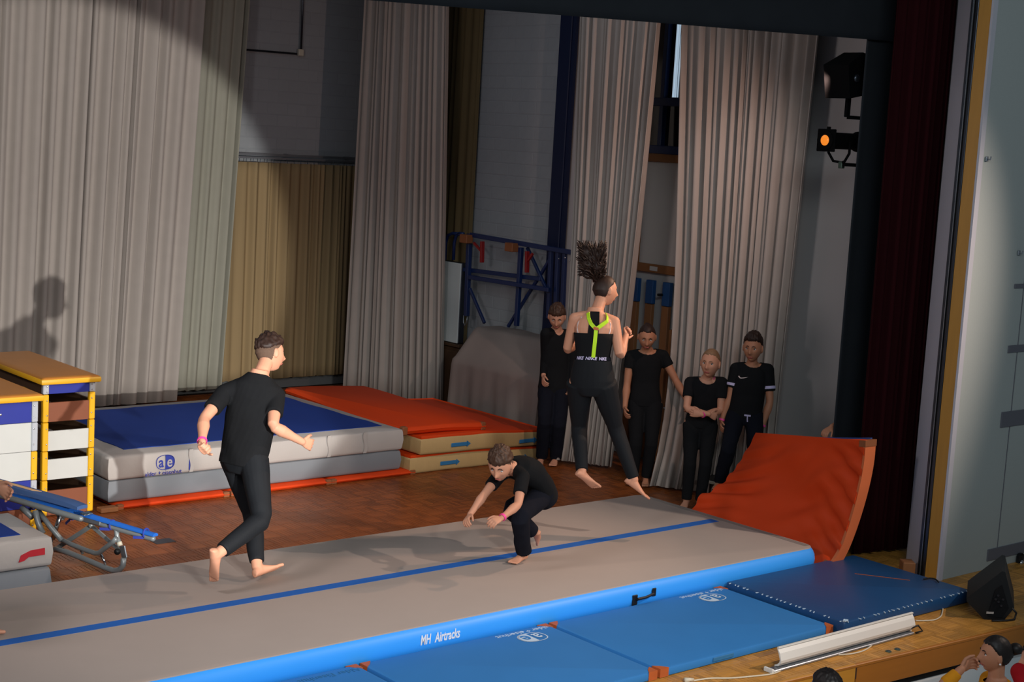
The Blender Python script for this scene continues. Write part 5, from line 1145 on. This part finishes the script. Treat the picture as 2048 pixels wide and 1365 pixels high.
# --- four youths in the wings
f, r = person('person in black long-sleeved V-neck looking down, standing by the covered piano', POSES['backboy'], .95, (-.62, -.66, -.42), 0, hands=(.5, .6, None, None), headS=1.13, up=(0, 0, 1))
f.shirt(r, M_BLACKC, sleeve=1.93, hem=-.12, vneck=.9, neck=(.075, .080, .105)); f.trousers(r, M_NAVY2, hem=1.0, kn=.078, an=.066, fold=.007); f.hair(r, M_HAIRM, thk=.012, front=.050, side=.018, back=-.05, top=.012, messy=.5, seed=3); f.face_parts(r, gaze=(0, 1, -.7))
f, r = person('person with tied dark hair in black T-shirt, one arm stretched out, before the wooden posts', POSES['girl1'], .96, (-.64, -.70, -.32), 0, skin=M_SKIN2, hands=(.5, .5, None, None), headS=1.14, up=(0, 0, 1))
f.shirt(r, M_BLACKC, sleeve=.42, hem=-.08, minhw=.135, loose=.010, neck=(.092, .085, .085)); f.trousers(r, M_BLACKC, hem=.98, add=.006, th=.101, kn=.068, an=.053, fold=.002, name='leggings'); f.hair(r, M_HAIRD, thk=.005, front=.068, side=.012, back=-.05, messy=.12, seed=5); f.face_parts(r, gaze=(0, 1, -.6))
b = MB(); b.sphere(f.surf((0, -.9, .5), 1.12), .030, nu=12, nv=9); b.build('hair_bun', M_HAIRD, r, smooth=True)
f, r = person('person with dark blond tied hair and folded arms next to the orange upright mat', POSES['girl2'], .89, (-.88, -.44, .02), 0, voxel=.0045, hands=(.5, .7, (0, 0, 1), (0, 0, 1)), headS=1.17, up=(0.08, .0, 1))
f.shirt(r, M_BLACKC, sleeve=.55, hem=-.05, minhw=.145, loose=.012, neck=(.082, .080, .075)); f.trousers(r, M_BLACKC, hem=.97, add=.006, th=.101, kn=.069, an=.054, fold=.002, name='leggings'); f.hair(r, M_HAIRL, thk=.005, front=.068, side=.014, back=-.05, messy=.12, seed=6); f.face_parts(r, gaze=(-.2, 1, 0), hairm=M_HAIRL)
f.band(r, 'L', pos=.95, label='pink paper wristband')
b = MB(); q0 = f.surf((0, -1, .1), 1.06); b.tube([q0, q0-f.H[:, 1]*.03-np.array((0, 0, .03)), q0-f.H[:, 1]*.02-np.array((0, 0, .12)), q0-f.H[:, 1]*.01-np.array((0, 0, .18))], [.018, .020, .014, .005], 10, round_ends=True); b.build('ponytail', M_HAIRL, r, smooth=True)
c_ = f.J['neck']; b = MB(); b.tube([c_+f.rs*-.062+f.fwd*.035, c_+f.rs*-.074+f.upv*.01, c_+f.rs*-.060-f.fwd*.04], .006, 8, round_ends=True); b.build('pink_strap', M_PINK, r, smooth=True)
f, r = person('person in black sports shirt with white sleeve bands standing on the low bench', POSES['boy2'], .93, (-.88, -.46, -.06), .205, skin=M_SKIN2, hands=(.5, .6, None, None), headS=1.16, up=(0, 0, 1))
f.shirt(r, M_BLACKC, sleeve=.66, hem=-.10, minhw=.155, neck=(.080, .080, .072)); f.trousers(r, M_NAVY2, hem=1.0, kn=.076, an=.062, fold=.006); f.hair(r, M_HAIRD, thk=.010, front=.062, side=.022, back=-.045, top=.014, messy=.45, seed=8); f.face_parts(r, gaze=(0, 1, 0)); f.band(r, 'L', label='pink paper wristband'); f.band(r, 'R', label='pink paper wristband')
for sd in 'LR':
    a, c = f.J['sh'+sd], f.J['el'+sd]; b = MB(); b.tube([a+(c-a)*.50, a+(c-a)*.59], [.0665*f.S, .0660*f.S], 20); b.build('sleeve_band', M_LILAC, r, label='white band around the sleeve')
sw = [(-.045, .012), (-.030, -.008), (-.012, -.014), (.012, -.008), (.055, .016), (.010, .001), (-.010, -.003), (-.026, .000), (-.036, .016)]
b = MB(); P = [f.tor_pt(.70+y*1.6, math.pi/2-.42+x*6.0, .0235) for x, y in sw]; P2 = [f.tor_pt(.70+y*1.6, math.pi/2-.42+x*6.0, .013) for x, y in sw]; n = len(P)
b.add(P+P2, [tuple(range(n))]+[(i, i+n, (i+1) % n+n, (i+1) % n) for i in range(n)]); b.build('chest_logo', M_STRAPW, r)
b = MB(); c = f.tor_pt(-.02, math.pi/2+.1, .026); b.box(c, (.06, .012, .014), R=f.H); b.tube([c, c+np.array((0, 0, -.03)), c+np.array((.005, 0, -.06))], .006, 6); b.build('drawstring', M_LILAC, r)

# --- partly hidden or partly visible people
def stance(loc, fw, S, sit=False, **ov):
    """plain upright or seated joint set, facing direction fw"""
    fw = nrm((fw[0], fw[1], 0)); rt = np.cross(fw, (0, 0, 1)); o = np.array(loc, float)
    L = lambda a, c, z: o+(rt*a+fw*c+np.array((0, 0, z)))*S
    if not sit: J = dict(pelvis=L(0, 0, .95), hipL=L(-.095, 0, .92), hipR=L(.095, 0, .92), neck=L(0, .0, 1.46), head=L(0, .03, 1.62), shL=L(-.175, 0, 1.40), shR=L(.175, 0, 1.40), elL=L(-.23, -.03, 1.12), elR=L(.23, -.03, 1.12), wrL=L(-.24, .08, .88), wrR=L(.24, .08, .88), haL=L(-.24, .12, .74), haR=L(.24, .12, .74), knL=L(-.10, .03, .50), knR=L(.10, .03, .50), anL=L(-.10, 0, .08), anR=L(.10, 0, .08), toL=L(-.11, .19, .022), toR=L(.11, .19, .022))
    else: J = dict(pelvis=L(0, 0, .50), hipL=L(-.095, .02, .50), hipR=L(.095, .02, .50), neck=L(0, .03, 1.01), head=L(0, .06, 1.18), shL=L(-.175, .02, .95), shR=L(.175, .02, .95), elL=L(-.23, .05, .68), elR=L(.23, .05, .68), wrL=L(-.18, .26, .62), wrR=L(.18, .26, .62), haL=L(-.14, .38, .60), haR=L(.14, .38, .60), knL=L(-.11, .44, .52), knR=L(.11, .44, .52), anL=L(-.11, .42, .08), anR=L(.11, .42, .08), toL=L(-.11, .60, .022), toR=L(.11, .60, .022))
    for k, v in ov.items(): J[k] = np.array(v, float)
    return J
J = stance((-6.62, 1.16, .2), (1, 0), 1.03, toL=(-6.27, 1.14, .225), anL=(-6.475, 1.17, .275), knL=(-6.50, 1.20, .70), elL=(-6.56, 1.42, 1.32), wrL=at_w(-10, 970, 9.2), haL=at_w(40, 1002, 9.2))
f, r = person('person waiting at the left edge, only a hand and a toe tip inside the picture', J, 1.03, (1, 0, -.05), .2, voxel=.006, hands=(.6, .6, (0, 0, 1), None))
f.shirt(r, M_BLACKC, sleeve=.6, minhw=.16); f.trousers(r, M_NAVYC, hem=.92); f.hair(r, M_HAIRD, thk=.012, front=.05, side=.02, back=-.04, top=.01)
J = stance((1.55, .82, 0), (-.3, -.95), .95, elR=at_w(1728, 818, 13.38), wrR=at_w(1664, 854, 13.15), haR=at_w(1632, 879, 13.06))
f, r = person('person hidden behind the black drape, one forearm reaching to the top of the orange mat', J, .95, (-.4, -.9, 0), 0, skin=M_SKIN2, voxel=.006, hands=(.5, .6, None, (.3, -.8, .1)))
f.shirt(r, M_BLACKC, sleeve=.6, minhw=.155); f.trousers(r, M_NAVY2); f.hair(r, M_HAIRD, thk=.01)
# --- audience below the stage
HZ = -.90
def seat(label, loc, fw, m=M_CHAIRW):
    fw = nrm((fw[0], fw[1], 0)); rt = np.cross(fw, (0, 0, 1)); o = np.array(loc, float); t = thing('stacking_chair', label, 'chair', tuple(o)); R_ = np.column_stack([rt, fw, (0, 0, 1)])
    b = MB(); b.box(o+np.array((0, 0, .36)), (.42, .42, .02), R=R_, bev=.006); b.build('seat', m, t)
    b = MB(); b.slab(lambda u, v: o+rt*(.42*(u-.5))-fw*(.27+.02*v)+np.array((0, 0, .62+.20*v)), lambda u, v: o+rt*(.42*(u-.5))-fw*(.285+.02*v)+np.array((0, 0, .62+.20*v)), 5, 4); b.build('backrest', m, t)
    for a, c in ((-.19, -.28), (.19, -.28), (-.19, .19), (.19, .19)):
        b = MB(); b.tube([o+rt*a+fw*c+np.array((0, 0, .0)), o+rt*a*.95+fw*c*.95+np.array((0, 0, .35 if c > 0 else .80))], .011, 8); b.build('leg', M_STEELL, t, smooth=True)
    return t
hp = at_w(1990, 1310, 9.3); fw = nrm((-.70, .62, 0)); S_ = .98
J = stance((hp[0]-fw[0]*.06*S_, hp[1]-fw[1]*.06*S_, hp[2]-1.18*S_), fw, S_, sit=True)
sh_ = J['shL']; J['elL'] = at_w(1880, 1380, 9.12); J['wrL'] = at_w(1922, 1340, 9.14); J['haL'] = at_w(1950, 1318, 9.22)
f, r = person('person in mustard sweater with dark hair bun, hand at mouth, below the stage', J, S_, (-.80, .56, .06), HZ, skin=M_SKIN2, voxel=.005, hands=(.9, .5, (0, 0, 1), None), up=(.10, -.05, 1))
f.shirt(r, M_YELC, sleeve=1.82, hem=-.05, neck=(.066, .060, .050), neckf=.022, loose=.024); f.trousers(r, M_NAVY2); f.hair(r, M_HAIRB, thk=.009, front=.062, side=.0, back=-.055, messy=.15, seed=12); f.face_parts(r, gaze=(0, 1, .1))
q0 = f.surf((0, -1, .42), 1.10); b = MB(); b.sphere(q0-f.H[:, 1]*.022, (.040, .040, .036), nu=16, nv=11); b.tube([q0+f.H[:, 1]*.02, q0-f.H[:, 1]*.02], .022, 10); b.build('hair_bun', M_HAIRB, r, smooth=True)
b = MB(); b.sphere(f.hc+f.H@(np.array((-.082, -.004, -.036))*f.hs), .0065, nu=10, nv=7); b.build('earring', M_PEARL, r, smooth=True)
seat('plywood chair under the person in the mustard sweater', (f.J['pelvis'][0], f.J['pelvis'][1], HZ), fw)
c = at_w(1838, 1372, 9.0); seat('empty plywood chair whose back edge shows at the bottom, left of the mustard sweater', (c[0]+.05, c[1]-.2, c[2]-.80), (.0, 1)); 
hp = at_w(1651, 1385, 8.3); J = stance((hp[0], hp[1]-.06, hp[2]-1.18), (0, 1), 1.0, sit=True)
f, r = person('person with short black hair in the audience, only the crown visible at the bottom edge', J, 1.0, (.1, 1, .15), HZ, voxel=.006)
f.shirt(r, M_NAVYC, hem=-.05); f.trousers(r, M_NAVY2); f.hair(r, M_HAIRB, thk=.012, front=.05, side=.01, back=-.05, top=.01, messy=.3)
seat('plywood chair under the black-haired person at the bottom edge', (f.J['pelvis'][0], f.J['pelvis'][1], HZ), (0, 1))
hp = at_w(2090, 1302, 9.75); J = stance((hp[0], hp[1], hp[2]-1.18), (-.8, .6), .95, sit=True)
J['shL'] = at_w(2040, 1345, 9.75); J['shR'] = at_w(2105, 1350, 10.0)
f, r = person('person in red jacket behind the person in the mustard sweater, at the right picture edge', J, .95, (-.8, .6, 0), HZ, voxel=.006)
f.shirt(r, M_REDC, sleeve=1.9, hem=-.05, loose=.03); f.trousers(r, M_NAVY2); f.hair(r, M_HAIRB, thk=.015, front=.05, side=.0, back=-.06)
seat('plywood chair under the person in the red jacket', (f.J['pelvis'][0], f.J['pelvis'][1], HZ), (-.8, .6))
